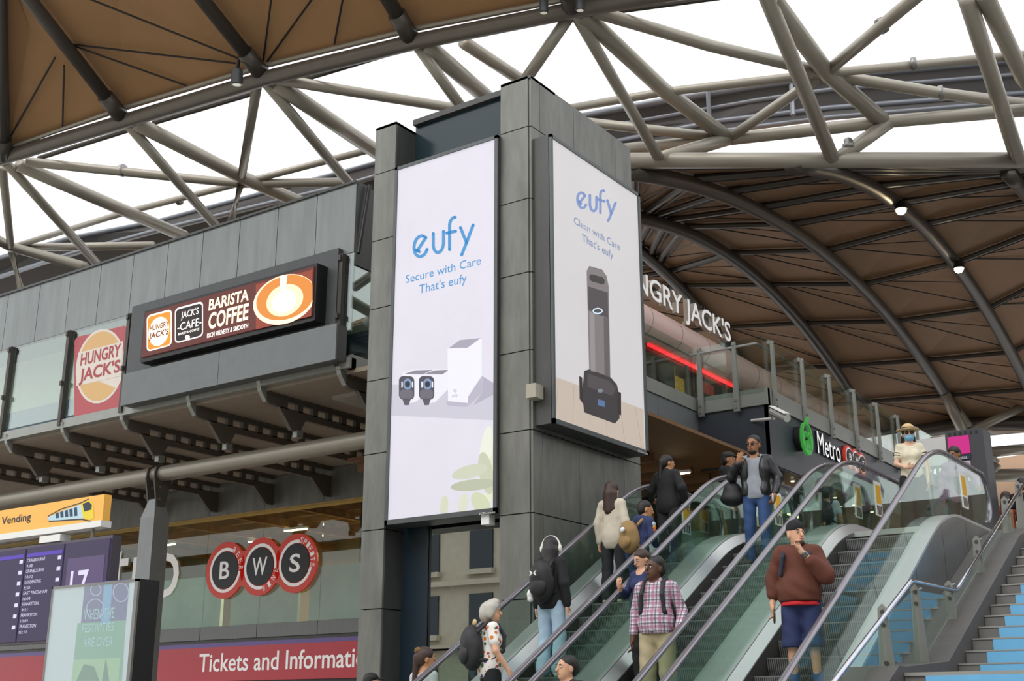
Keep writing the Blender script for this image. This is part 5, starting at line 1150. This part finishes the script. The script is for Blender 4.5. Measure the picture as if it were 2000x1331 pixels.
def carried(P, name, label, cat, parts, group=None):
    """a bag or other thing carried by a person: its own top-level thing sharing the person's frame"""
    r = thing(name, label, cat, tuple(P['root'].location), group); r.rotation_euler.z = P['root'].rotation_euler.z
    for nm, prims, m, vox, cuts in parts: sdf_obj(nm, prims, m, r, vox, cuts, .0015)
    return r
def backpack(P, label, m, size=(.15, .10, .23), z=1.24, strap=True, group='backpacks'):
    T, s = P['T'], P['s']; yb = .105 * P['bw'] + size[1] * .75 + .02
    c = T((0, yb, z)); parts = [('pack_body', [E3_(c, np.array(size) * s, None, .03), E3_(c + np.array([0, -.02, -.06]) * s, np.array((size[0] * 1.02, size[1] * .9, size[2] * .75)) * s, None, .04), E3_(c + np.array([0, .035, .06]) * s, np.array((size[0] * .85, size[1] * .8, size[2] * .7)) * s, None, .04)], m, .012, ()),
             ('front_pocket', [E3_(c + np.array([0, size[1] * .75, -.08]) * s, np.array((size[0] * .8, size[1] * .5, size[2] * .45)) * s, None, .02)], m, .012, ())]
    if strap:
        for sd in (-1, 1):
            x = sd * .105 * P['bw']; pts = [(x, yb - .04, z + .18), (x, .04, 1.52), (x, -.07, 1.47), (x * 1.1, -.135 * P['bw'], 1.34), (x * 1.25, -.12 * P['bw'], 1.16), (x * 1.45, .02, 1.05), (x * 1.1, yb - .05, z - .15)]
            parts.append(('shoulder_strap', [C3(T(a), T(b), .024 * s, .024 * s, .01) for a, b in zip(pts[:-1], pts[1:])], m, .012, ()))
    return carried(P, 'backpack', label, 'backpack', parts, group)
def stepz(y, phase):
    k = math.floor(((y - YS0) * T30 - phase) / .2 + 1e-6); return max(min(k * .2 + phase, UP), .012)
PH = {1: .06, 2: .13, 3: .02}
def on_lane(px, lane, H, xr):
    """place on an escalator step: slide along the sight line of the head top until the step under the feet fits the height"""
    best = None
    for x in np.linspace(xr[0], xr[1], 41):
        q_ = pX(px, x); f_ = stepz(q_[1], PH[lane]); fr_ = ((q_[1] - YS0) * T30 - PH[lane]) / .2 % 1
        e_ = abs(q_[2] - f_ - H) + (.12 if fr_ < .3 or fr_ > .75 else 0)
        if best is None or e_ < best[0]: best = (e_, x, q_[1], f_)
    return (best[1], best[2], best[3])
def on_floor(px, H, z=0.0): q_ = pZ(px, z + H); return (q_[0], q_[1], z)
denim_l = cloth_c('light_denim', '#a9c1d6'); denim = cloth_c('denim', '#2f4a78'); blk = cloth_c('black', '#1c1c1f'); blk2 = cloth_c('charcoal', '#26272b'); navy_c = cloth_c('navy', '#28325a')
leather = mat('black_leather', '#202124', .38, noise=.1, bump=.1, bscale=20)
hairs = {}
def hair_short(m, back=.0): return dict(m=m, wr=.003, p=[((0, .022, .045), (.083, .097, .085), .02), ((0, .05, 0), (.078, .075, .085), .02)], cut=[((0, -.055, .045), unit((0, -1, -.35)))])
def hair_long(m, L=.34, w=.085, yo=.085): return dict(m=m, p=[((0, .018, .04), (.087, .10, .09), .02), ((0, .07, -.05), ((0, yo, -L), w, w * .75), .04), ((-.05, .05, -.05), ((-.06, .07, -L * .9), .05, .04), .03), ((.05, .05, -.05), ((.06, .07, -L * .9), .05, .04), .03)], cut=[((0, -.062, .05), unit((0, -1, -.4)))])
def hair_tied(m, tail=None):
    p = [((0, .018, .04), (.083, .099, .087), .02), ((0, .05, 0), (.077, .075, .08), .02)]
    if tail: p.append(((0, .105, .02), ((0, .13, -tail), .035, .022), .02))
    return dict(m=m, p=p, cut=[((0, -.066, .055), unit((0, -1, -.45)))])
blackhair, brownhair = HAIRM('black', '#1b1716'), HAIRM('brown', '#3d2a22')
# --- woman with headphones, seen from behind
P = person('woman in black hoodie and pale wide jeans wearing white headphones', on_lane((1075, 1051), 1, 1.67, (-8.5, -8.0)), 178, 1.67, 'pale', .95, head=(20, 0, 0), female=True,
           top=dict(m=blk, hem=.84, grow=.028, puff=.02, hood=1, name='hoodie'), bottom=dict(m=denim_l, len=1.0, w=(.086, .07, .078), grow=.014, name='wide_jeans', hem=.03), shoes='#d8d5cc', hair=hair_long(blackhair, .33, .085, .13))
pk = backpack(P, 'black backpack with a white emblem on the woman in headphones', mat('pack_black', '#1d1c1e', .6), (.165, .11, .27), 1.18)
T, s = P['T'], P['s']
wl = mat('emblem_white', '#e4e4e4', .5)
mbk = MB()
yb_ = .385
for dx in (-1, 1):
    c = [T((dx * x, yb_, z)) for x, z in ((.012, 1.27), (.045, 1.295), (.05, 1.285), (.03, 1.262), (.05, 1.24), (.045, 1.23), (.012, 1.255))]
    mbk.prism(c, (0, .012, 0))
me = bpy.data.meshes.new('emblem'); me.from_pydata(mbk.v, [], mbk.f); me.materials.append(wl); o = bpy.data.objects.new('emblem', me); COL.objects.link(o); o.parent = pk
sdf_obj('fluffy_charm', [E3_(T((.15, .24, 1.02)), (.045, .04, .05), None, .02), E3_(T((.15, .24, .96)), (.04, .035, .035), None, .02), E3_(T((.13, .24, 1.065)), (.016, .016, .018), None, .01), E3_(T((.17, .24, 1.065)), (.016, .016, .018), None, .01)], mat('white_plush', '#e9e9ea', .95, bump=.6, bscale=120), pk, .008)
band = [P['hp']((.108 * math.cos(R(a)), .01, -.005 + .132 * math.sin(R(a)))) for a in range(0, 181, 15)]
worn(P, 'headphones', [C3(a, b, .014, .014, .004) for a, b in zip(band[:-1], band[1:])] + [E3_(P['hp']((sd * .108, .01, -.02)), (.026, .042, .052), P['HR'], .01) for sd in (-1, 1)], mat('white_headphones', '#e6e3dc', .4), .009)
# --- woman in beige shirt
person('woman with long brown hair in a loose beige shirt on the first escalator', on_lane((1195, 961), 1, 1.66, (-8.5, -8.32)), 182, 1.66, 'light', .92, female=True, head=(-6, 0, 0),
       top=dict(m=cloth_c('beige', '#c9bfae'), hem=.78, grow=.028, puff=.012, collar=.01, name='shirt'), bottom=dict(m=blk2, len=1.0, w=(.086, .07, .07), name='trousers'), shoes='#c9b7a4', hair=hair_long(brownhair, .27))
# --- boy with tan backpack
P = person('boy in navy jacket leaning forward with a tan backpack', on_lane((1243, 985), 1, 1.5, (-7.9, -7.82)), 160, 1.50, 'tan', .95, lean=14, head=(-24, 10, 0),
           arms={-1: ((-.22, -.04, 1.18), (-.14, -.22, 1.08), (.2, -1, -.1), (1, 0, .3))}, top=dict(m=navy_c, hem=.86, grow=.024, puff=.014, hood=1, name='jacket'), bottom=dict(m=cloth_c('indigo', '#26345a'), len=1.0, name='jeans'), shoes='#2b2b2b', hair=hair_short(blackhair))
pk = backpack(P, 'tan canvas backpack on the boy in the navy jacket', mat('pack_tan', '#94774c', .8, noise=.12, nscale=9, bump=.2), (.16, .13, .25), 1.18)
sdf_obj('round_patch', [E3_(P['T']((-.05, .42, 1.27)), (.04, .02, .035), None, .01)], mat('patch_white', '#dfe3e6', .6), pk, .008)
for k, c in enumerate(('#b9c4cf', '#c98a2c', '#a9542c')): worn(P, 'sleeve_badge', [E3_(P['arms'][-1][0] * (1 - .2 - .22 * k) + P['arms'][-1][1] * (.2 + .22 * k) + np.array([-.062, -.01, 0]), (.012, .03, .03), None, .005)], mat('badge_%d' % k, c, .6), .008)
# --- woman in black jacket at the top of the first escalator
P = person('woman in a black jacket holding the rail at the top of the first escalator', on_lane((1302, 898), 1, 1.58, (-8.3, -7.98)), 172, 1.58, 'tan', 1.12, female=True, head=(-25, 0, 0),
           arms={1: ((.33, -.02, 1.22), (.47, -.20, 1.12), (.2, -1, 0), (-1, 0, .3)), -1: ((-.30, .04, 1.18), (-.27, -.10, .95), (0, -.5, -1), (.3, -1, 0))}, top=dict(m=blk, hem=.80, grow=.028, puff=.015, collar=.012, name='jacket'), bottom=dict(m=blk2, len=1.0, name='trousers'), shoes='#1a1a1a', hair=hair_tied(blackhair, .24))
# --- man in black cap on the upper floor
P = person('man in a black cap and hooded jacket beyond the first escalator', on_floor((1421, 880), 1.76, UP), 118, 1.72, 'brown', 1.1, top=dict(m=blk, hem=.85, grow=.03, puff=.02, hood=1, name='jacket'), bottom=dict(m=blk2, len=1.0), hair=hair_short(blackhair), head=(-10, 0, 0))
def cap(P, m, peak=True):
    hp, HR, hs = P['hp'], P['HR'], P['hs']; worn(P, 'cap', [E3_(hp((0, .012, .05)), np.array((.088, .104, .078)) * hs, HR, .01)], m, .01, [(hp((0, 0, .04)), HR @ np.array((0, 0, -1.)))])
    if peak: worn(P, 'cap_peak', [E3_(hp((0, -.125, .045)), np.array((.07, .075, .012)) * hs, HR, .01)], m, .009)
cap(P, mat('cap_black', '#1b1b1d', .7)); worn(P, 'grey_collar', [C3(P['T']((-.05, -.03, 1.5)), P['T']((.05, -.03, 1.5)), .03, .03, .01)], cloth_c('grey_marl', '#8f8f8c'))
# --- man in checked shirt
def plaid(nt, b):
    tc = nt.nodes.new('ShaderNodeTexCoord'); sp = nt.nodes.new('ShaderNodeSeparateXYZ'); nt.links.new(tc.outputs['Object'], sp.inputs[0]); last = None
    base = nt.nodes.new('ShaderNodeRGB'); base.outputs[0].default_value = (*S('#d9d6df'), 1); last = base.outputs[0]
    for ax_, per, ph, wd, col in ((0, .082, 0, .30, '#a9617f'), (2, .082, 0, .30, '#a9617f'), (0, .082, .5, .16, '#2b2740'), (2, .082, .5, .16, '#2b2740'), (0, .041, .2, .10, '#6b3d5a'), (2, .041, .2, .10, '#6b3d5a')):
        a = nt.nodes.new('ShaderNodeMath'); a.operation = 'MULTIPLY_ADD'; a.inputs[1].default_value = 1 / per; a.inputs[2].default_value = ph + 20; nt.links.new(sp.outputs[ax_], a.inputs[0])
        f = nt.nodes.new('ShaderNodeMath'); f.operation = 'FRACT'; nt.links.new(a.outputs[0], f.inputs[0]); c = nt.nodes.new('ShaderNodeMath'); c.operation = 'LESS_THAN'; c.inputs[1].default_value = wd; nt.links.new(f.outputs[0], c.inputs[0])
        h = nt.nodes.new('ShaderNodeMath'); h.operation = 'MULTIPLY'; h.inputs[1].default_value = .72; nt.links.new(c.outputs[0], h.inputs[0])
        mx = nt.nodes.new('ShaderNodeMix'); mx.data_type = 'RGBA'; nt.links.new(h.outputs[0], mx.inputs[0]); nt.links.new(last, mx.inputs[6]); mx.inputs[7].default_value = (*S(col), 1); last = mx.outputs[2]
    return last
P = person('man in a white, pink and navy checked shirt with one hand on the escalator rail', on_lane((1279, 1100), 2, 1.74, (-6.6, -6.2)), 8, 1.74, 'dark', 1.03, belly=.7, head=(-28, 0, 0),
           arms={1: ((.265, .07, 1.17), (.30, -.14, .98), (.1, -1, -.35), (-1, -.2, .3)), -1: ((-.255, .05, 1.17), (-.27, -.03, .90), (0, -.15, -1), (.4, -1, 0))},
           top=dict(m=patmat('checked_cotton', plaid), hem=.93, grow=.018, puff=.012, collar=.02, name='checked_shirt'), bottom=dict(m=cloth_c('khaki', '#b3a585'), len=1.0, waist=.99, name='chinos', w=(.092, .072, .066)), hair=hair_short(blackhair))
T, s = P['T'], P['s']
worn(P, 'belt', [E3_(T((0, -.012, .955)), (.197 * s, .152 * s, .06 * s), None, .01)], mat('belt_leather', '#2c2c33', .5), .012, [(T((0, 0, .975)), (0, 0, 1)), (T((0, 0, .938)), (0, 0, -1))]); worn(P, 'buckle', [E3_(T((0, -.168, .957)), (.026, .012, .02), None, .005)], steel, .008)
backpack(P, 'black backpack on the man in the checked shirt', mat('pack_black2', '#202022', .6), (.17, .11, .24), 1.2)
# --- woman behind him
person('dark haired woman in a navy top behind the man in the checked shirt', on_lane((1254, 1076), 2, 1.53, (-6.93, -6.86)), -12, 1.53, 'light', .95, female=True, head=(-12, 22, 0), arms={-1: ((-.27, -.05, 1.18), (-.19, -.24, 1.24), (.3, -.5, .7), (1, 0, 0))},
       top=dict(m=navy_c, hem=.85, neck=1.43, grow=.014, name='top', sleeve=.9), bottom=dict(m=blk2, len=1.0), hair=hair_tied(brownhair, .2))
# --- man in leather jacket
P = person('man in a black leather jacket and blue jeans coming down the middle escalator', on_lane((1471, 857), 2, 1.76, (-6.95, -6.4)), 12, 1.76, 'brown', 1.02, head=(-12, 4, 0), legs=((0, 0), (-.14, .0)),
           arms={-1: ((-.32, -.05, 1.20), (-.19, -.17, 1.36), (.25, -.2, .8), (1, -.2, 0)), 1: ((.30, .03, 1.17), (.27, -.12, .93), (-.15, -.5, -1), (-.4, -1, 0))},
           top=dict(m=cloth_c('heather_grey', '#8f939c'), hem=.88, grow=.012, name='grey_shirt', sleeve=0, neck=1.45), bottom=dict(m=denim, len=1.0, w=(.084, .062, .05), grow=.010, name='jeans'), shoes='#3a3330', hair=hair_short(blackhair))
T, s = P['T'], P['s']; jk = []
for sd in (-1, 1):
    shp, e, w_ = P['arms'][sd]; jk += [C3(shp, e, .072, .064, .03), C3(e, e + (w_ - e) * .95, .062, .05, .02), E3_(T((sd * .125, .0, 1.27)), (.085, .135, .22), None, .03), E3_(T((sd * .12, .0, 1.0)), (.082, .135, .16), None, .04)]
jk += [E3_(T((0, .075, 1.2)), (.17, .065, .27), None, .05), C3(T((-.06, .05, 1.5)), T((.06, .05, 1.5)), .03, .03, .03), C3(T((-.075, .03, 1.5)), T((-.07, -.06, 1.46)), .022, .022, .02), C3(T((.075, .03, 1.5)), T((.07, -.06, 1.46)), .022, .022, .02)]
worn(P, 'leather_jacket', jk, leather, .012, [(T((0, 0, .93)), (0, 0, -1))], .003)
gl = [E3_(P['hp']((sd * .032, -.098, .008)), (.026, .008, .019), P['HR'], .004) for sd in (-1, 1)] + [C3(P['hp']((-.08, 0, .015)), P['hp']((-.055, -.09, .015)), .004, .004, .002), C3(P['hp']((.08, 0, .015)), P['hp']((.055, -.09, .015)), .004, .004, .002)]
worn(P, 'sunglasses', gl, mat('dark_lens', '#14110f', .15), .006); worn(P, 'beard', [E3_(P['hp']((0, -.045, -.088)), (.056, .055, .04), P['HR'], .01)], blackhair, .009, [(P['hp']((0, 0, -.06)), P['HR'] @ np.array((0, .25, 1.)))])
carried(P, 'shoulder_bag', 'black shoulder bag hanging from the hand of the man in leather jacket', 'bag', [('bag_body', [E3_(T((-.33, .02, 1.0)), (.13, .11, .16), None, .03), E3_(T((-.33, .02, .92)), (.17, .13, .10), None, .05)], mat('bag_black', '#191a1c', .6), .013, ()), ('strap', [C3(T((-.28, 0, 1.14)), T((-.20, -.10, 1.44)), .018, .018, .01), C3(T((-.2, -.1, 1.44)), T((-.17, .1, 1.47)), .018, .018, .01), C3(T((-.17, .1, 1.47)), T((-.33, .08, 1.1)), .018, .018, .01)], MATS['bag_black'], .011, ())])
carried(P, 'phone', 'pale phone in the hand of the man in leather jacket', 'phone', [('phone_body', [E3_(T((.25, -.19, .86)), (.012, .04, .07), rotm(20), .004)], mat('phone_white', '#d5d5da', .3), .007, ())])
# --- man in brown hoodie
P = person('bearded man in a brown hoodie, navy shorts and black beanie', on_lane((1553, 1016), 3, 1.76, (-5.1, -4.75)), 14, 1.74, 'light', 1.03, belly=.6, head=(38, 0, 0), hands=(.6, 1.2),
           arms={1: ((.28, -.10, 1.18), (.075, -.25, 1.42), (-.35, -.05, .8), (-.5, -.8, 0)), -1: ((-.26, .04, 1.17), (-.29, -.02, .91), (.1, -.2, -1), (.4, -1, 0))},
           top=dict(m=cloth_c('rust_brown', '#5f3325'), hem=.93, grow=.05, puff=.03, hood=1, sleeve=.78, name='hoodie', wr=.005), bottom=dict(m=navy_c, len=.5, w=(.094, .082, .08), hem=.47, grow=.014, name='shorts'), shoes='#3a4a66', hair=None)
T, s, hp, HR = P['T'], P['s'], P['hp'], P['HR']
worn(P, 'red_shirt_hem', [E3_(T((0, -.015, .90)), (.205, .165, .07), None, .01)], cloth_c('red', '#c8242a'), .012, [(T((0, 0, .935)), (0, 0, 1)), (T((0, 0, .885)), (0, 0, -1))], .003)
worn(P, 'beanie', [E3_(hp((0, .012, .055)), (.092, .108, .098), HR, .01)], cloth_c('beanie', '#17171a'), .01, [(hp((0, 0, .03)), HR @ np.array((0, .1, -1.)))]); worn(P, 'beard', [E3_(hp((0, -.05, -.088)), (.058, .055, .042), HR, .01)], brownhair, .009, [(hp((0, 0, -.065)), HR @ np.array((0, .25, 1.)))])
for sd in (-1, 1): worn(P, 'sock', [C3(P['legs'][sd][2] + (0, 0, -.02), P['legs'][sd][2] + (0, 0, .13), .048, .056, .01)], cloth_c('sock_blue', '#3b5f8c'))
for sd in (-1, 1): worn(P, 'pack_strap', [C3(T((sd * .13, .05, 1.50)), T((sd * .135, -.14, 1.38)), .026, .024, .01), C3(T((sd * .135, -.14, 1.38)), T((sd * .17, -.13, 1.2)), .024, .022, .01)], mat('strap_navy', '#23293a', .7))
shp, e, w_ = P['arms'][1]; c = e + (w_ - e) * .88; worn(P, 'watch', [C3(c - unit(w_ - e) * .012, c + unit(w_ - e) * .012, .036, .036, .004), E3_(c + np.array([.0, -.034, .01]), (.022, .012, .022), None, .004)], steel, .007)
carried(P, 'phone', 'dark phone held low by the man in brown hoodie', 'phone', [('phone_body', [E3_(P['arms'][-1][2] + np.array([.02, -.05, -.13]), (.012, .042, .075), rotm(15, 25), .004)], mat('phone_dark', '#4a3a26', .3), .007, ())])
# --- woman with straw hat and mask
P = person('woman in straw hat, sunglasses and blue mask at the top of the third escalator', (-5.12, 17.15, UP + .012), 22, 1.6, 'pale', .92, female=True, head=(4, 3, 0), arms={-1: ((-.22, -.03, 1.17), (-.10, -.2, 1.08), (1, -.1, .1), (0, -.4, 1)), 1: ((.24, -.02, 1.15), (.22, -.12, .88), (0, -.2, -1), (-.3, -1, 0))},
           top=dict(m=cloth_c('cream_knit', '#ded5bd'), hem=.93, grow=.014, sleeve=.36, name='knit_top', neck=1.45), bottom=dict(m=blk, len=1.0, w=(.10, .10, .12), name='wide_trousers', grow=.01), hair=hair_long(blackhair, .26, .07))
hp, HR, hs = P['hp'], P['HR'], P['hs']; straw = mat('straw', '#cdaf83', .8, noise=.12, nscale=40, bump=.3, bscale=150)
worn(P, 'straw_hat', [E3_(hp((0, .012, .075)), np.array((.092, .105, .085)) * hs, HR, .02), E3_(hp((0, .005, .062)), np.array((.165, .185, .014)) * hs, HR, .02)], straw, .009, [(hp((0, 0, .048)), HR @ np.array((0, 0, -1.)))])
worn(P, 'hat_band', [E3_(hp((0, .012, .085)), np.array((.096, .109, .05)) * hs, HR, .01)], blk, .009, [(hp((0, 0, .10)), HR @ np.array((0, 0, 1.))), (hp((0, 0, .073)), HR @ np.array((0, 0, -1.)))])
worn(P, 'face_mask', [E3_(hp((0, -.055, -.055)), np.array((.066, .066, .055)) * hs, HR, .01)], cloth_c('mask_blue', '#7db6d8'), .009, [(hp((0, -.04, 0)), HR @ np.array((0, 1., 0)))])
worn(P, 'sunglasses', [E3_(hp((sd * .034, -.098, .012)), (.028, .009, .024), HR, .004) for sd in (-1, 1)] + [C3(hp((-.02, -.1, .018)), hp((.02, -.1, .018)), .004, .004, .002)], mat('brown_lens', '#2a1512', .15), .006)
for sd in (-1, 1):
    a, b, _ = P['arms'][sd]; c = a + (b - a) * .52
    for k in (0, .035): worn(P, 'sleeve_stripe', [C3(c - unit(b - a) * (.1 + k), c + unit(b - a) * (.1 - k), .064, .064, .003)], blk, .008, [(c - unit(b - a) * (k - .006), unit(b - a)), (c - unit(b - a) * (k + .006), -unit(b - a))])
# --- woman in purple padded jacket
P = person('woman in a purple padded jacket looking down on the upper landing', (-5.0, 19.0, UP), 15, 1.62, 'brown', 1.0, female=True, lean=4, head=(-30, 22, 0), arms={1: ((.30, -.03, 1.18), (.33, -.26, 1.02), (.1, -1, -.2), (-1, 0, .3))},
           top=dict(m=patmat('quilted_purple', lambda nt, b: (b.inputs['Base Color'].__setattr__('default_value', (*S('#8d6a86'), 1)), None)[1]), hem=.82, grow=.03, puff=.02, collar=.02, name='padded_jacket', wr=.005), bottom=dict(m=blk2, len=1.0), hair=hair_tied(blackhair))
worn(P, 'glasses', [C3(P['hp']((sd * .012, -.1, .01)), P['hp']((sd * .055, -.095, .01)), .005, .005, .002) for sd in (-1, 1)], black, .006)
worn(P, 'dark_shirt_front', [E3_(P['T']((0, -.125, 1.17)), (.055, .03, .24), None, .02)], blk, .012)
# --- older woman with floral shirt
def floral(nt, b):
    tc = nt.nodes.new('ShaderNodeTexCoord'); v = nt.nodes.new('ShaderNodeTexVoronoi'); v.inputs['Scale'].default_value = 15; nt.links.new(tc.outputs['Object'], v.inputs['Vector'])
    cr = nt.nodes.new('ShaderNodeValToRGB'); cr.color_ramp.interpolation = 'CONSTANT'; el = cr.color_ramp.elements; el[0].color = (*S('#a8323a'), 1); el[1].position = .25; el[1].color = (*S('#c9772c'), 1)
    for p_, c in ((.45, '#4a6b3c'), (.65, '#c9a03a'), (.82, '#6b4a7c')): q_ = el.new(p_); q_.color = (*S(c), 1)
    sp = nt.nodes.new('ShaderNodeSeparateColor'); nt.links.new(v.outputs['Color'], sp.inputs[0]); nt.links.new(sp.outputs[0], cr.inputs[0])
    lt = nt.nodes.new('ShaderNodeMath'); lt.operation = 'LESS_THAN'; lt.inputs[1].default_value = .36; nt.links.new(v.outputs['Distance'], lt.inputs[0])
    mx = nt.nodes.new('ShaderNodeMix'); mx.data_type = 'RGBA'; nt.links.new(lt.outputs[0], mx.inputs[0]); mx.inputs[6].default_value = (*S('#e4e0dc'), 1); nt.links.new(cr.outputs[0], mx.inputs[7]); return mx.outputs[2]
grey_h = HAIRM('silver', '#b9b5ac')
P = person('grey haired woman in a flowered shirt with a black backpack', on_lane((958, 1172), 1, 1.58, (-8.5, -8.0)), 140, 1.58, 'light', 1.08, female=True, head=(-25, 0, 0), arms={-1: ((-.27, .0, 1.15), (-.28, -.16, .92), (0, -.5, -1), (.4, -1, 0))},
           top=dict(m=patmat('flowered_cotton', floral), hem=.84, grow=.022, sleeve=.36, name='flowered_shirt', neck=1.47), bottom=dict(m=blk, len=1.0), hair=dict(m=grey_h, p=[((0, .015, .035), (.098, .112, .10), .02), ((0, .07, -.02), (.09, .07, .09), .03), ((-.07, .0, .0), (.04, .06, .07), .03), ((.07, .0, .0), (.04, .06, .07), .03), ((0, -.03, .11), (.06, .06, .04), .03)], wr=.006, cut=[((0, -.07, .03), unit((0, -1, -.5)))]))
pk = backpack(P, 'large black hiking backpack on the grey haired woman', mat('pack_black3', '#242428', .6, noise=.1), (.17, .13, .27), 1.2)
sdf_obj('map_pocket', [E3_(P['T']((0, .2, 1.5)), (.07, .02, .04), None, .005)], mat('manila', '#cdb083', .7), pk, .009)
h = P['arms'][-1][2]; tz = thing('trolley_handle', 'thin black trolley handle held by the grey haired woman', 'trolley', tuple(P['root'].location)); tz.rotation_euler.z = P['root'].rotation_euler.z
me_ = MB().tube([h + (-.06, -.05, -.12), h + (.06, -.05, -.12)], .014, 8)
for dx in (-.055, .055): me_.tube([h + (dx, -.05, -.12), (h[0] + dx, h[1] - .05, .35)], .009, 6)
m0 = bpy.data.meshes.new('handle'); m0.from_pydata(me_.v, [], me_.f); m0.materials.append(black); o = bpy.data.objects.new('handle', m0); COL.objects.link(o); o.parent = tz
mc = MB().box(h[0] - .04, h[0] + .16, h[1] - .17, h[1] + .05, .03, .40); m0 = bpy.data.meshes.new('case'); m0.from_pydata(mc.v, [], mc.f); m0.materials.append(blk2); o = bpy.data.objects.new('case', m0); COL.objects.link(o); o.parent = tz
# --- people at the foot of the picture
P = person('woman with a long ponytail and leopard scrunchie in a white top', on_floor((831, 1259), 1.845), 168, 1.80, 'tan', .95, female=True, head=(-25, 0, 0), top=dict(m=cloth_c('white', '#cfcbd2'), hem=.9, name='top', sleeve=.4, neck=1.45), bottom=dict(m=blk, len=1.0), hair=hair_tied(brownhair, .36))
worn(P, 'scrunchie', [E3_(P['hp']((0, .09, .085)), (.055, .045, .04), P['HR'], .01)], mat('leopard', '#7a5a34', .8, noise=.8, nscale=60), .01)
person('black haired man whose face shows at the bottom edge between the escalators', on_lane((1108, 1296), 2, 1.55, (-6.95, -6.4)), -4, 1.55, 'light', 1.0, head=(-22, 0, 0), top=dict(m=blk2, hem=.88, name='shirt', collar=.01), bottom=dict(m=blk2, len=1.0), hair=hair_short(blackhair))
P = person('person in a black cap at the bottom edge left of the tower', on_floor((725, 1314), 1.58), 150, 1.56, 'light', 1.0, top=dict(m=blk, hem=.88, collar=.01), bottom=dict(m=blk, len=1.0), hair=hair_short(blackhair)); cap(P, MATS['cap_black'])
# --- upper floor, behind the glass
person('curly haired person in black behind the middle escalator balustrade', on_floor((1574, 924), 1.70, UP), 200, 1.66, 'tan', 1.0, top=dict(m=blk, hem=.88, collar=.01), bottom=dict(m=blk2, len=1.0), hair=dict(m=brownhair, p=[((0, .02, .03), (.115, .12, .115), .02), ((0, .06, -.05), (.1, .08, .08), .03)], wr=.007, cut=[((0, -.07, .02), unit((0, -1, -.4)))]))
P = person('man in a pale grey shirt with backpack on the upper floor by the shop', on_floor((1612, 950), 1.66, UP), 190, 1.62, 'tan', 1.05, top=dict(m=cloth_c('pale_grey', '#b3bcc6'), hem=.88, sleeve=.4), bottom=dict(m=blk2, len=1.0), hair=hair_short(blackhair)); backpack(P, 'dark backpack on the man in the pale grey shirt', blk2)
person('woman in an orange dress near the top of the stairs', on_floor((1964, 962), 1.55, UP), 160, 1.55, 'light', .95, female=True, top=dict(m=cloth_c('orange', '#c4573c'), hem=.80, sleeve=.3), bottom=dict(m=MATS['cloth_orange'], len=.45, skirt=.24, hem=.44, name='skirt'), hair=hair_long(brownhair, .3), shoes='#8a6a50')
P = person('person in a black T-shirt at the right edge by the stair top', on_floor((1995, 936), 1.7, UP), 175, 1.7, 'tan', 1.0, top=dict(m=blk, hem=.9, sleeve=.4), bottom=dict(m=cloth_c('off_white', '#c9c6bd'), len=1.0), hair=hair_short(blackhair))
q_ = pX((1290, 700), XH - .9); P = person('customer in white T-shirt with backpack behind the restaurant glass', (XH - .9, q_[1], HJZ), 90, 1.68, 'tan', 1.0, top=dict(m=cloth_c('white2', '#dcdde0'), hem=.9, sleeve=.4), bottom=dict(m=blk2, len=1.0), hair=hair_short(blackhair)); backpack(P, 'grey backpack on the customer behind restaurant glass', blk2)
# phone kiosk on the upper floor
kx, ky = pZ((1900, 960), UP + .6)[:2]; ky = 21.5; kx = pY((1900, 900), ky)[0]
tk2 = thing('phone_kiosk', 'dark phone kiosk with a magenta panel on the upper floor', 'kiosk', (kx, ky, UP)); kzt = pY((1900, 838), ky)[2]
box(kx - .42, kx + .22, ky, ky + .5, UP, kzt).build('cabinet', mat('kiosk_dark', '#3b3c42', .5), tk2); 
mg = box(kx - .38, kx - .02, ky - .02, ky, kzt - .42, kzt - .1).build('magenta_panel', mat('magenta', '#c2157e', .4, emit=.25), tk2); box(kx - .38, kx - .02, ky - .02, ky, kzt - .52, kzt - .43).build('name_strip', mat('navy_strip', '#1f2140', .4), tk2)
text('name_text', 'Telstra', (kx - .3, ky - .025, kzt - .51), (1, 0, 0), (0, 0, 1), .22, .06, white_p, tk2); box(kx - .38, kx - .04, ky - .02, ky, kzt - .9, kzt - .55).build('notice', mat('notice_pale', '#b9bcc4', .5), tk2)
for k in range(6): box(kx - .36 + k * .09, kx - .32 + k * .09, ky - .01, ky, kzt - .08, kzt - .03).build('vent_slot', black, tk2)
box(kx - .95, kx - .45, ky + .1, ky + .4, kzt - .55, kzt - .05).build('side_wing', brushed, tk2)
